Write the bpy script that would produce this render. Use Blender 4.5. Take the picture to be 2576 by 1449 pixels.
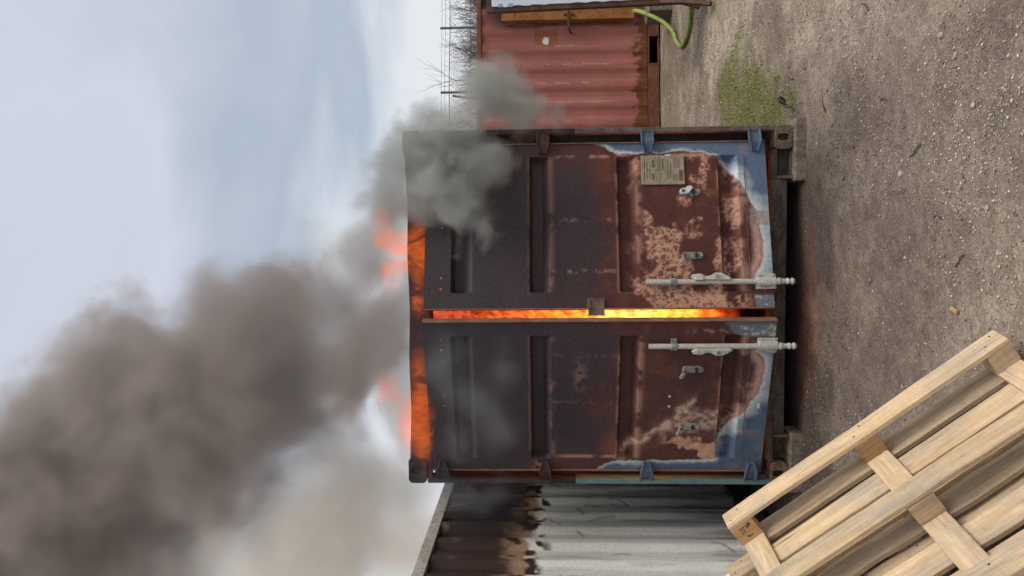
import bpy, bmesh, math, random
import numpy as np
from mathutils import Vector, Matrix

random.seed(7)
RNG = np.random.default_rng(11)
for o in list(bpy.data.objects):
    bpy.data.objects.remove(o)
scene = bpy.context.scene
col = scene.collection
R = math.radians

# ------------------------------------------------------------------ camera
CAMZ = 1.72
PITCH, ROLL, FPX = R(2.52), R(-0.38), 3000.0
fw = Vector((0, math.cos(PITCH), math.sin(PITCH)))
up0 = Vector((0, -math.sin(PITCH), math.cos(PITCH)))
rt0 = Vector((1, 0, 0))
rt = rt0 * math.cos(ROLL) + up0 * math.sin(ROLL)
up = -rt0 * math.sin(ROLL) + up0 * math.cos(ROLL)
cd = bpy.data.cameras.new('camera')
cam = bpy.data.objects.new('camera', cd)
col.objects.link(cam)
cd.sensor_width = 36.0
cd.lens = 36.0 * FPX / 4032.0
cd.clip_start = 0.05
cd.clip_end = 2000
# the phone was held on its side: the picture's left is up, its top is the right
cam.matrix_world = Matrix(((-up.x, rt.x, -fw.x, 0), (-up.y, rt.y, -fw.y, 0),
                           (-up.z, rt.z, -fw.z, CAMZ), (0, 0, 0, 1)))
scene.camera = cam

# ------------------------------------------------------------------ world, sun, exposure
SUN_DIR = Vector((0.58, -0.42, 1.15)).normalized()      # towards the sun
elev = math.asin(SUN_DIR.z)
azim = math.atan2(SUN_DIR.x, SUN_DIR.y)
world = bpy.data.worlds.new('World')
scene.world = world
world.use_nodes = True
wn, wl = world.node_tree.nodes, world.node_tree.links
wn.clear()
w_out = wn.new('ShaderNodeOutputWorld')
w_bg = wn.new('ShaderNodeBackground')
w_bg.inputs['Strength'].default_value = 0.1
sky = wn.new('ShaderNodeTexSky')
sky.sky_type = 'NISHITA'
sky.sun_disc = False
sky.sun_elevation = elev
sky.sun_rotation = azim
sky.air_density = 1.0
sky.dust_density = 2.0
tc = wn.new('ShaderNodeTexCoord')
mp = wn.new('ShaderNodeMapping')
mp.inputs['Scale'].default_value = (1.0, 1.0, 1.9)
mp.inputs['Location'].default_value = (0.55, 0.1, 0.28)
wl.new(tc.outputs['Generated'], mp.inputs['Vector'])
nz = wn.new('ShaderNodeTexNoise')
nz.inputs['Scale'].default_value = 2.3
nz.inputs['Detail'].default_value = 6
nz.inputs['Roughness'].default_value = 0.48
nz.inputs['Distortion'].default_value = 0.35
wl.new(mp.outputs['Vector'], nz.inputs['Vector'])
sxyz = wn.new('ShaderNodeSeparateXYZ')
wl.new(tc.outputs['Generated'], sxyz.inputs[0])
wsub = wn.new('ShaderNodeMath')
wsub.operation = 'MULTIPLY_ADD'
wl.new(nz.outputs['Fac'], wsub.inputs[0])
wsub.inputs[1].default_value = 0.85
wsub.inputs[2].default_value = -0.425
wadd = wn.new('ShaderNodeMath')
wadd.operation = 'ADD'
wl.new(sxyz.outputs['Z'], wadd.inputs[0])
wl.new(wsub.outputs[0], wadd.inputs[1])
cr = wn.new('ShaderNodeValToRGB')
els = cr.color_ramp.elements
for pos, c_ in ((0.05, (7.4, 7.5, 7.7)), (0.20, (7.2, 7.4, 7.7)), (0.33, (4.0, 4.6, 5.4)), (0.45, (4.9, 5.3, 6.1)), (0.56, (6.0, 6.2, 7.0)), (0.8, (5.4, 5.7, 6.4))):
    e_ = els.new(pos)
    e_.color = (*c_, 1)
els.remove(els[0])
els.remove(els[-1])
wl.new(wadd.outputs[0], cr.inputs['Fac'])
wm = wn.new('ShaderNodeMix')
wm.data_type = 'RGBA'
wm.inputs['Factor'].default_value = 0.86
wl.new(sky.outputs['Color'], wm.inputs[6])
wl.new(cr.outputs['Color'], wm.inputs[7])
wl.new(wm.outputs[2], w_bg.inputs['Color'])
wl.new(w_bg.outputs['Background'], w_out.inputs['Surface'])

sd = bpy.data.lights.new('sun', 'SUN')
sd.energy = 2.0
sd.angle = R(32)
sd.color = (1.0, 0.93, 0.84)
sun = bpy.data.objects.new('sun', sd)
col.objects.link(sun)
sun.location = (6, -4, 9)
sun.rotation_euler = (-SUN_DIR).to_track_quat('-Z', 'Y').to_euler()

scene.view_settings.view_transform = 'Standard'
scene.view_settings.look = 'None'
scene.view_settings.gamma = 1.0
scene.view_settings.use_curve_mapping = False
scene.view_settings.exposure = 0.25
scene.render.engine = 'CYCLES'
scene.cycles.use_denoising = True
scene.cycles.max_bounces = 8
scene.cycles.diffuse_bounces = 3
scene.cycles.volume_bounces = 3
scene.cycles.transparent_max_bounces = 16
scene.cycles.volume_max_steps = 256
scene.cycles.sample_clamp_indirect = 4.0
scene.cycles.use_adaptive_sampling = True
scene.cycles.adaptive_threshold = 0.07
scene.cycles.adaptive_min_samples = 16


def at(xd, yd, Y):
    """a point of the place at distance Y, seen at (xd, yd) of a 2576x1449 view"""
    a = (724.5 - yd) * 1.56522 / FPX
    b = (1288.0 - xd) * 1.56522 / FPX
    d = fw + rt * a + up * b
    return Vector((0, 0, CAMZ)) + d * (Y / d.y)


# ------------------------------------------------------------------ numpy noise
TBL = RNG.random((256, 256))


def vn(x, y, seed=0):
    x = np.asarray(x, float) + seed * 17.13
    y = np.asarray(y, float) + seed * 31.77
    xi, yi = np.floor(x).astype(int), np.floor(y).astype(int)
    fx, fy = x - xi, y - yi
    fx = fx * fx * (3 - 2 * fx)
    fy = fy * fy * (3 - 2 * fy)
    g = lambda i, j: TBL[i % 256, j % 256]
    return (g(xi, yi) * (1 - fx) + g(xi + 1, yi) * fx) * (1 - fy) + (g(xi, yi + 1) * (1 - fx) + g(xi + 1, yi + 1) * fx) * fy


def fbm(x, y, octs=5, seed=0, gain=0.5):
    s, a, t = 0.0, 1.0, 0.0
    for k in range(octs):
        s = s + a * vn(x * 2 ** k, y * 2 ** k, seed + k * 3)
        t += a
        a *= gain
    return s / t


def sst(a, b, x):
    t = np.clip((x - a) / (b - a), 0, 1)
    return t * t * (3 - 2 * t)


def mixc(A, B, f):
    f = np.clip(np.asarray(f), 0, 1)[..., None]
    return A * (1 - f) + np.asarray(B) * f


def srgb(r, g, b):
    f = lambda c: (c / 255 / 12.92) if c / 255 <= 0.04045 else ((c / 255 + 0.055) / 1.055) ** 2.4
    return np.array([f(r), f(g), f(b)])


def segdist(x, y, pts, want_t=False):
    best = np.full(np.shape(x), 1e9)
    for (ax, ay), (bx, by) in zip(pts[:-1], pts[1:]):
        dx, dy = bx - ax, by - ay
        t = np.clip(((x - ax) * dx + (y - ay) * dy) / (dx * dx + dy * dy + 1e-12), 0, 1)
        best = np.minimum(best, np.hypot(x - ax - t * dx, y - ay - t * dy))
    return best


def inpoly(x, y, pts):
    ins = np.zeros(np.shape(x), bool)
    n = len(pts)
    for i in range(n):
        (x0, y0), (x1, y1) = pts[i], pts[(i + 1) % n]
        c = ((y0 > y) != (y1 > y)) & (x < (x1 - x0) * (y - y0) / (y1 - y0 + 1e-12) + x0)
        ins ^= c
    return ins


# ------------------------------------------------------------------ objects
def tag(o, label=None, cat=None, group=None, kind=None):
    if label: o['label'] = label
    if cat: o['category'] = cat
    if group: o['group'] = group
    if kind: o['kind'] = kind
    return o


def empty(name, loc=(0, 0, 0), rz=0.0):
    o = bpy.data.objects.new(name, None)
    o.empty_display_size = 0.2
    col.objects.link(o)
    o.location = loc
    o.rotation_euler = (0, 0, rz)
    return o


def link(name, me, mat=None, parent=None, bevel=0.0, smooth=False):
    if mat is not None:
        me.materials.append(mat)
    o = bpy.data.objects.new(name, me)
    col.objects.link(o)
    if parent is not None:
        o.parent = parent
    if smooth:
        me.polygons.foreach_set('use_smooth', [True] * len(me.polygons))
    if bevel:
        b = o.modifiers.new('bevel', 'BEVEL')
        b.width = bevel
        b.segments = 2
        b.limit_method = 'ANGLE'
        b.angle_limit = R(40)
        b.harden_normals = False
    return o


class MB:
    def __init__(s):
        s.v, s.f = [], []

    def add(s, vs, fs):
        n = len(s.v)
        s.v += [tuple(v) for v in vs]
        s.f += [tuple(i + n for i in f) for f in fs]
        return s

    def box(s, x0, x1, y0, y1, z0, z1):
        vs = [(x, y, z) for z in (z0, z1) for y in (y0, y1) for x in (x0, x1)]
        return s.add(vs, [(0, 2, 3, 1), (4, 5, 7, 6), (0, 1, 5, 4), (2, 6, 7, 3), (0, 4, 6, 2), (1, 3, 7, 5)])

    def prism(s, poly, axis, a0, a1):
        """poly in the two remaining axes (in xyz order), extruded along axis"""
        n = len(poly)
        def P(p, a):
            return {'x': (a, p[0], p[1]), 'y': (p[0], a, p[1]), 'z': (p[0], p[1], a)}[axis]
        vs = [P(p, a0) for p in poly] + [P(p, a1) for p in poly]
        fs = [tuple(range(n))[::-1], tuple(range(n, 2 * n))] + [(i, (i + 1) % n, n + (i + 1) % n, n + i) for i in range(n)]
        return s.add(vs, fs)

    def tube(s, path, r, n=8, cap=True):
        path = [Vector(p) for p in path]
        rs = r if isinstance(r, (list, tuple)) else [r] * len(path)
        vs, fs = [], []
        nrm = None
        for i, p in enumerate(path):
            d = (path[min(i + 1, len(path) - 1)] - path[max(i - 1, 0)]).normalized()
            if nrm is None:
                nrm = d.orthogonal().normalized()
            else:
                nrm = (nrm - d * nrm.dot(d)).normalized()
            b = d.cross(nrm)
            for k in range(n):
                a = 2 * math.pi * k / n
                vs.append(p + (nrm * math.cos(a) + b * math.sin(a)) * rs[i])
        for i in range(len(path) - 1):
            for k in range(n):
                fs.append((i * n + k, i * n + (k + 1) % n, (i + 1) * n + (k + 1) % n, (i + 1) * n + k))
        if cap:
            fs.append(tuple(range(n))[::-1])
            fs.append(tuple(range((len(path) - 1) * n, len(path) * n)))
        return s.add(vs, fs)

    def build(s, name, mat=None, parent=None, bevel=0.0, smooth=False, fix=True):
        me = bpy.data.meshes.new(name)
        me.from_pydata(s.v, [], s.f)
        if fix:
            bm = bmesh.new()
            bm.from_mesh(me)
            bmesh.ops.recalc_face_normals(bm, faces=bm.faces)
            bm.to_mesh(me)
            bm.free()
        me.update()
        return link(name, me, mat, parent, bevel, smooth)


def setcol(me, C, name='Col'):
    a = me.attributes.new(name, 'FLOAT_COLOR', 'POINT')
    rgba = np.ones((len(C), 4), np.float32)
    rgba[:, :3] = C
    a.data.foreach_set('color', rgba.ravel())


def gridmesh(name, X, Y, Z, keep=None):
    """X,Y,Z arrays of shape (rows, cols)"""
    r, c = X.shape
    v = np.stack([X, Y, Z], -1).reshape(-1, 3)
    idx = np.arange(r * c).reshape(r, c)
    q = np.stack([idx[:-1, :-1], idx[:-1, 1:], idx[1:, 1:], idx[1:, :-1]], -1).reshape(-1, 4)
    if keep is not None:
        q = q[keep.ravel()]
    return bulk(name, v, q)


def bulk(name, v, q):
    me = bpy.data.meshes.new(name)
    k = q.shape[1]
    me.vertices.add(len(v))
    me.vertices.foreach_set('co', np.ascontiguousarray(v, np.float32).ravel())
    me.loops.add(q.size)
    me.loops.foreach_set('vertex_index', np.ascontiguousarray(q, np.int32).ravel())
    me.polygons.add(len(q))
    me.polygons.foreach_set('loop_start', np.arange(0, q.size, k, dtype=np.int32))
    me.update(calc_edges=True)
    me.validate()
    return me


# ------------------------------------------------------------------ materials
def nodes(name):
    m = bpy.data.materials.new(name)
    m.use_nodes = True
    nt = m.node_tree
    return m, nt, nt.nodes['Principled BSDF']


def N(nt, t, **kw):
    n = nt.nodes.new(t)
    for k, v in kw.items():
        if k.startswith('i_'):
            n.inputs[k[2:].replace('_', ' ')].default_value = v
        else:
            setattr(n, k, v)
    return n


def mixn(nt, a, b, f, blend='MIX'):
    m = nt.nodes.new('ShaderNodeMix')
    m.data_type = 'RGBA'
    m.blend_type = blend
    for s, k in ((f, 0), (a, 6), (b, 7)):
        if hasattr(s, 'is_output'):
            nt.links.new(s, m.inputs[k])
        elif k == 0:
            m.inputs[0].default_value = s
        else:
            m.inputs[k].default_value = (*s[:3], 1)
    return m.outputs[2]


def ramp(nt, src, stops):
    r = nt.nodes.new('ShaderNodeValToRGB')
    els = r.color_ramp.elements
    while len(els) < len(stops):
        els.new(0.5)
    for e, (p, c) in zip(els, stops):
        e.position = p
        e.color = (*c, 1) if len(c) == 3 else c
    nt.links.new(src, r.inputs['Fac'])
    return r.outputs['Color']


def noise(nt, scale, detail=5, rough=0.55, coord='Object', stretch=None, dist=0.0):
    t = nt.nodes.new('ShaderNodeTexCoord')
    n = N(nt, 'ShaderNodeTexNoise')
    n.inputs['Scale'].default_value = scale
    n.inputs['Detail'].default_value = detail
    n.inputs['Roughness'].default_value = rough
    n.inputs['Distortion'].default_value = dist
    if stretch:
        m = nt.nodes.new('ShaderNodeMapping')
        m.inputs['Scale'].default_value = stretch
        nt.links.new(t.outputs[coord], m.inputs['Vector'])
        nt.links.new(m.outputs['Vector'], n.inputs['Vector'])
    else:
        nt.links.new(t.outputs[coord], n.inputs['Vector'])
    return n.outputs['Fac']


def bump(nt, b, src, strength=0.3, dist=0.01):
    bp = nt.nodes.new('ShaderNodeBump')
    bp.inputs['Strength'].default_value = strength
    bp.inputs['Distance'].default_value = dist
    nt.links.new(src, bp.inputs['Height'])
    nt.links.new(bp.outputs['Normal'], b.inputs['Normal'])


def mat_painted(name, rough=0.6, bscale=60, bstr=0.25, spec=0.3, var=0.35):
    """colour from the painted-on attribute, broken up by fine noise"""
    m, nt, b = nodes(name)
    a = N(nt, 'ShaderNodeAttribute', attribute_name='Col')
    f = noise(nt, bscale, 6, 0.65)
    v = ramp(nt, f, [(0.3, (1 - var,) * 3), (0.7, (1 + var,) * 3)])
    c = mixn(nt, a.outputs['Color'], v, 1.0, 'MULTIPLY')
    nt.links.new(c, b.inputs['Base Color'])
    rr = ramp(nt, f, [(0.3, (rough + 0.15,) * 3), (0.75, (rough - 0.15,) * 3)])
    nt.links.new(rr, b.inputs['Roughness'])
    b.inputs['Specular IOR Level'].default_value = spec
    bump(nt, b, f, bstr, 0.004)
    return m


def mat_worn(name, base, alt, third=None, scale=8, lo=0.42, hi=0.6, rough=0.65, metal=0.0, bstr=0.3, stretch=None, spec=0.3, fine=(0.72, 1.25)):
    m, nt, b = nodes(name)
    f = noise(nt, scale, 7, 0.6, stretch=stretch, dist=0.3)
    c = ramp(nt, f, [(lo, tuple(base)), (hi, tuple(alt))])
    if third is not None:
        g = noise(nt, scale * 5.3, 5, 0.6)
        k = ramp(nt, g, [(0.55, (0, 0, 0)), (0.68, (1, 1, 1))])
        c = mixn(nt, c, tuple(third), k)
    g2 = noise(nt, scale * 14, 4, 0.6)
    c = mixn(nt, c, ramp(nt, g2, [(0.3, (fine[0],) * 3), (0.7, (fine[1],) * 3)]), 1.0, 'MULTIPLY')
    nt.links.new(c, b.inputs['Base Color'])
    b.inputs['Roughness'].default_value = rough
    b.inputs['Metallic'].default_value = metal
    b.inputs['Specular IOR Level'].default_value = spec
    bump(nt, b, g2, bstr, 0.004)
    return m


M = {}
M['soot'] = mat_worn('soot_steel', (0.020, 0.017, 0.018), (0.045, 0.036, 0.036), (0.07, 0.035, 0.025), 5, rough=0.6)
M['glow_soot'] = mat_worn('scorched_firelit_steel', (0.045, 0.025, 0.024), (0.085, 0.038, 0.034), None, 5, rough=0.7)  # scorched steel, reddened to put the flames' glow into its colour
M['edge'] = mat_worn('firelit_door_edge', (0.20, 0.10, 0.065), (0.30, 0.155, 0.10), None, 8, rough=0.6)  # rust tone lightened to put orange firelight on the door edges
M['redglow'] = mat_worn('firelit_rust_web', (0.11, 0.022, 0.013), (0.17, 0.032, 0.018), None, 4, rough=0.7)  # fire glow put into the rust colour of the left post web
M['post'] = mat_worn('post_steel', (0.10, 0.065, 0.055), (0.16, 0.13, 0.125), (0.08, 0.1, 0.13), 9, rough=0.6)
M['casting'] = mat_worn('casting_rust', (0.085, 0.06, 0.043), (0.17, 0.12, 0.085), (0.26, 0.17, 0.10), 18, rough=0.85)
M['sill'] = mat_worn('sill_steel', (0.075, 0.062, 0.048), (0.13, 0.115, 0.088), (0.05, 0.04, 0.033), 7, rough=0.8, stretch=(1, 1, 3))
M['blue'] = mat_worn('blue_hinge_paint', (0.062, 0.092, 0.15), (0.092, 0.13, 0.19), (0.22, 0.26, 0.28), 14, lo=0.4, hi=0.62, rough=0.5)
M['teal'] = mat_worn('teal_paint', (0.10, 0.18, 0.20), (0.16, 0.22, 0.2), (0.08, 0.08, 0.07), 10, rough=0.55)
M['galv'] = mat_worn('galvanised', (0.46, 0.445, 0.39), (0.60, 0.585, 0.52), (0.34, 0.30, 0.24), 22, lo=0.35, hi=0.62, rough=0.5, metal=0.1, bstr=0.25)
M['keeper'] = mat_worn('keeper_steel', (0.24, 0.23, 0.22), (0.40, 0.39, 0.37), (0.13, 0.09, 0.07), 26, rough=0.5, metal=0.3)
M['whitecast'] = mat_worn('white_catch', (0.55, 0.54, 0.52), (0.72, 0.71, 0.69), None, 20, rough=0.5)
M['plate'] = mat_worn('plate_metal', (0.28, 0.235, 0.16), (0.36, 0.31, 0.22), (0.24, 0.2, 0.14), 14, rough=0.5, metal=0.15)
M['ink'] = mat_worn('plate_ink', (0.10, 0.08, 0.055), (0.15, 0.12, 0.085), None, 30, rough=0.7)
M['door'] = mat_painted('burnt_door', 0.58, 70, 0.25, 0.3, 0.2)
M['wall'] = mat_painted('container_paint', 0.55, 45, 0.15, 0.3, 0.12)
M['inner'] = mat_worn('charred_lining', (0.02, 0.015, 0.013), (0.05, 0.03, 0.025), None, 4, rough=0.9)
M['redrust'] = mat_worn('red_rusty_rail', (0.15, 0.055, 0.036), (0.22, 0.085, 0.05), (0.07, 0.035, 0.02), 5, rough=0.75)
M['whiterail'] = mat_worn('white_rusty_rail', (0.36, 0.33, 0.28), (0.46, 0.44, 0.4), (0.2, 0.12, 0.07), 4, rough=0.65)
M['darkrail'] = mat_worn('dark_rail', (0.03, 0.028, 0.025), (0.06, 0.055, 0.05), (0.1, 0.08, 0.06), 5, rough=0.8)
M['brownframe'] = mat_worn('brown_angle_iron', (0.07, 0.038, 0.026), (0.13, 0.065, 0.04), (0.045, 0.03, 0.024), 6, rough=0.75)
M['orange'] = mat_worn('orange_rust_steel', (0.27, 0.105, 0.03), (0.36, 0.16, 0.05), (0.15, 0.055, 0.02), 4, rough=0.75)
M['greywood'] = mat_worn('grey_timber', (0.14, 0.12, 0.095), (0.24, 0.21, 0.165), (0.09, 0.075, 0.06), 7, rough=0.9, stretch=(1, 1, 6))
M['ash_wood'] = mat_worn('skid_timber', (0.13, 0.105, 0.08), (0.22, 0.18, 0.135), (0.07, 0.055, 0.045), 6, rough=0.9, stretch=(5, 1, 1))
M['hose'] = mat_worn('green_hose', (0.20, 0.27, 0.06), (0.30, 0.39, 0.10), (0.12, 0.13, 0.07), 3, lo=0.35, hi=0.6, rough=0.55)
M['sheetwhite'] = mat_worn('white_sheet', (0.56, 0.61, 0.68), (0.66, 0.71, 0.78), None, 2, rough=0.4, bstr=0.05, fine=(0.96, 1.03))
M['bluelabel'] = mat_worn('blue_sticker', (0.16, 0.33, 0.66), (0.2, 0.4, 0.75), None, 9, rough=0.5)
M['white'] = mat_worn('white_paint', (0.68, 0.67, 0.64), (0.78, 0.77, 0.74), None, 8, rough=0.6)
M['fence'] = mat_worn('fence_steel', (0.10, 0.105, 0.11), (0.16, 0.165, 0.17), None, 8, rough=0.6)
M['twig'] = mat_worn('twig_bark', (0.16, 0.135, 0.11), (0.24, 0.20, 0.17), None, 6, rough=0.9)
M['cream'] = mat_worn('cream_board', (0.66, 0.62, 0.52), (0.78, 0.75, 0.66), None, 6, rough=0.7)
M['nail'] = mat_worn('nail', (0.08, 0.06, 0.05), (0.14, 0.1, 0.08), None, 30, rough=0.6, metal=0.4)
M['stone'] = mat_worn('pale_stone', (0.34, 0.30, 0.25), (0.52, 0.47, 0.39), None, 20, rough=0.85)
M['dead_twig'] = mat_worn('dead_stick', (0.07, 0.055, 0.045), (0.14, 0.11, 0.09), None, 30, rough=0.9)


def mat_wood(name, pale, tan, grey, grain=1.0):
    m, nt, b = nodes(name)
    t = nt.nodes.new('ShaderNodeTexCoord')
    oi = nt.nodes.new('ShaderNodeObjectInfo')
    ad = nt.nodes.new('ShaderNodeVectorMath')
    ad.operation = 'ADD'
    sc = nt.nodes.new('ShaderNodeVectorMath')
    sc.operation = 'SCALE'
    cb = nt.nodes.new('ShaderNodeCombineXYZ')
    for k in range(3):
        nt.links.new(oi.outputs['Random'], cb.inputs[k])
    nt.links.new(cb.outputs[0], sc.inputs[0])
    sc.inputs['Scale'].default_value = 40.0
    nt.links.new(t.outputs['Object'], ad.inputs[0])
    nt.links.new(sc.outputs[0], ad.inputs[1])
    def nzz(scale, stretch, det=6, dist=0.0, ro=0.6):
        mp_ = nt.nodes.new('ShaderNodeMapping')
        mp_.inputs['Scale'].default_value = stretch
        nt.links.new(ad.outputs[0], mp_.inputs['Vector'])
        n = nt.nodes.new('ShaderNodeTexNoise')
        n.inputs['Scale'].default_value = scale
        n.inputs['Detail'].default_value = det
        n.inputs['Roughness'].default_value = ro
        n.inputs['Distortion'].default_value = dist
        nt.links.new(mp_.outputs[0], n.inputs['Vector'])
        return n.outputs['Fac']
    g = nzz(26, (0.09, 1, 1), 5, 0.6)
    c = ramp(nt, g, [(0.34, tuple(tan)), (0.62, tuple(pale))])
    blot = nzz(5, (0.6, 1.4, 1.4), 5, 0.5, 0.65)
    c = mixn(nt, c, tuple(grey), ramp(nt, blot, [(0.46, (0, 0, 0)), (0.68, (0.8,) * 3)]))
    saw = nzz(120, (1, 0.12, 0.12), 3)
    c = mixn(nt, c, ramp(nt, saw, [(0.35, (0.93,) * 3), (0.6, (1.03,) * 3)]), 0.8, 'MULTIPLY')
    fine = nzz(90, (0.06, 1, 1), 4)
    c = mixn(nt, c, ramp(nt, fine, [(0.3, (0.74,) * 3), (0.6, (1.08,) * 3)]), 0.8, 'MULTIPLY')
    dirt = nzz(11, (0.45, 1, 1), 6, 0.4, 0.7)
    c = mixn(nt, c, ramp(nt, dirt, [(0.58, (1, 1, 1)), (0.76, (0.62, 0.59, 0.57))]), 1.0, 'MULTIPLY')
    crk = nzz(34, (0.035, 1, 1), 3, 0.9, 0.5)
    c = mixn(nt, c, ramp(nt, crk, [(0.26, (0.36, 0.30, 0.25)), (0.30, (1, 1, 1))]), 1.0, 'MULTIPLY')
    vt = ramp(nt, oi.outputs['Random'], [(0.0, (0.72, 0.70, 0.68)), (0.5, (1.0, 0.97, 0.93)), (1.0, (1.08, 1.02, 0.96))])
    c = mixn(nt, c, vt, 1.0, 'MULTIPLY')
    nt.links.new(c, b.inputs['Base Color'])
    b.inputs['Roughness'].default_value = 0.8
    b.inputs['Specular IOR Level'].default_value = 0.2
    bump(nt, b, fine, 0.35, 0.003)
    return m


M['wood'] = mat_wood('pale_pallet_wood', (0.72, 0.565, 0.375), (0.58, 0.425, 0.255), (0.40, 0.365, 0.315))
M['woodblock'] = mat_wood('orange_pallet_block', (0.56, 0.36, 0.19), (0.46, 0.27, 0.12), (0.38, 0.28, 0.18))
M['woodold_shaded'] = mat_wood('weathered_shaded_pallet_wood', (0.56, 0.44, 0.30), (0.40, 0.30, 0.195), (0.32, 0.285, 0.235))

# ------------------------------------------------------------------ ground
YAW = R(-3.87)
BASE = Vector((-1.3616, 5.3033, CAMZ - 1.653))
ex = np.array([math.cos(YAW), math.sin(YAW)])
ey = np.array([-math.sin(YAW), math.cos(YAW)])


def ground_h(x, y):
    return 0.05 * (fbm(x * 0.35, y * 0.35, 3, 5) - 0.5) * sst(2.0, 5.0, np.hypot(x, y)) + 0.022 * (fbm(x * 2.2, y * 2.2, 4, 9) - 0.5)


def moss_mask(x, y):
    g = lambda cx, cy, sx_, sy_: np.exp(-(((x - cx) / sx_) ** 2 + ((y - cy) / sy_) ** 2))
    f = fbm(x * 2.2, y * 1.5, 4, 21) - 0.5
    k = 1.1 * g(1.5, 6.35, 0.38, 0.85) + 0.8 * g(1.22, 5.5, 0.16, 0.35) + 0.75 * g(1.95, 7.1, 0.45, 0.7) + 0.5 * g(2.95, 7.5, 0.4, 0.4) + 0.5 * g(2.4, 10.4, 1.0, 0.5) + 0.3 * g(2.0, 8.6, 0.5, 0.8)
    return sst(0.20, 1.15, k + 2.1 * f) * sst(0.05, 0.3, k)


def ground_col(x, y):
    n1, n2, n3 = fbm(x * 0.9, y * 0.9, 5, 2), fbm(x * 4, y * 4, 5, 4), fbm(x * 25, y * 25, 3, 6)
    C = np.tile(np.array([0.37, 0.308, 0.232]), (*np.shape(x), 1))
    C = mixc(C, [0.27, 0.222, 0.166], sst(0.42, 0.62, n1))
    C = mixc(C, [0.46, 0.395, 0.31], 0.6 * sst(0.5, 0.68, n2))
    # container-local place: soot and damp in front of the doors
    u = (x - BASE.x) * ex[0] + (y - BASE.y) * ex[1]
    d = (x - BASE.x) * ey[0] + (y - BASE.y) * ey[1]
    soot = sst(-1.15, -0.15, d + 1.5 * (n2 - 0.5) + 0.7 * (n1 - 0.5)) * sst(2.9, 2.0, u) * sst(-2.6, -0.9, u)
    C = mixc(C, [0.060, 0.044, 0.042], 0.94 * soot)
    stain = sst(-3.2, -1.2, d + 1.8 * (n1 - 0.5) + 0.6 * (n2 - 0.5)) * sst(3.5, 2.2, u)
    C = mixc(C, [0.155, 0.118, 0.102], 0.9 * stain * (1 - soot))
    # moss beside and behind the burning container
    mo = moss_mask(x, y) * (0.35 + 0.8 * n3)
    C = mixc(C, [0.135, 0.145, 0.022], 0.85 * mo)
    C = mixc(C, [0.15, 0.125, 0.075], 0.55 * sst(9.0, 10.5, y) * sst(11.6, 10.9, y) * n2 * 1.5)
    n4 = fbm(x * 9, y * 9, 3, 7)
    C = C * (0.62 + 0.76 * n3[..., None]) * (0.7 + 0.6 * n2[..., None])
    C = mixc(C, [0.10, 0.082, 0.066], 0.28 * sst(0.60, 0.74, n4))
    return C


m, nt, b = nodes('gravel_ground')
a = N(nt, 'ShaderNodeAttribute', attribute_name='Col')
t = nt.nodes.new('ShaderNodeTexCoord')
vo = N(nt, 'ShaderNodeTexVoronoi')
vo.inputs['Scale'].default_value = 55
nt.links.new(t.outputs['Object'], vo.inputs['Vector'])
vo2 = N(nt, 'ShaderNodeTexVoronoi')
vo2.inputs['Scale'].default_value = 140
nt.links.new(t.outputs['Object'], vo2.inputs['Vector'])
cells = ramp(nt, vo2.outputs['Color'], [(0.0, (0.62, 0.6, 0.58)), (0.75, (1.0, 0.99, 0.97)), (1.0, (1.5, 1.45, 1.36))])
c = mixn(nt, a.outputs['Color'], cells, 0.85, 'MULTIPLY')
c = mixn(nt, c, ramp(nt, noise(nt, 45, 5, 0.7), [(0.3, (0.7,) * 3), (0.7, (1.25,) * 3)]), 1.0, 'MULTIPLY')
nt.links.new(c, b.inputs['Base Color'])
b.inputs['Roughness'].default_value = 0.92
b.inputs['Specular IOR Level'].default_value = 0.2
hh = mixn(nt, vo.outputs['Distance'], vo2.outputs['Distance'], 0.5)
bump(nt, b, hh, 0.55, 0.012)
M['ground'] = m

xs = np.concatenate([[-300, -120, -50, -20, -9, -5], np.arange(-3.0, 5.0, 0.03), [6, 8, 12, 20, 50, 120, 300]])
ys = np.concatenate([[-200, -60, -20, -6, -2, 0, 0.8], np.arange(1.4, 5.6, 0.025), np.arange(5.6, 12.0, 0.045), [13, 15, 18, 24, 40, 90, 200, 500]])
GX, GY = np.meshgrid(xs, ys)
GZ = ground_h(GX, GY)
gm = gridmesh('ground', GX, GY, GZ)
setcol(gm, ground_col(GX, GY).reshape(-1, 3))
tag(link('ground', gm, M['ground'], smooth=True), kind='structure')

# ------------------------------------------------------------------ the burning container
main = empty('shipping_container', BASE, YAW)
tag(main, 'scorched blue and rust-brown shipping container on fire with its doors ajar', 'container')
CW, CH, CL = 2.438, 2.616, 6.06


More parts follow.
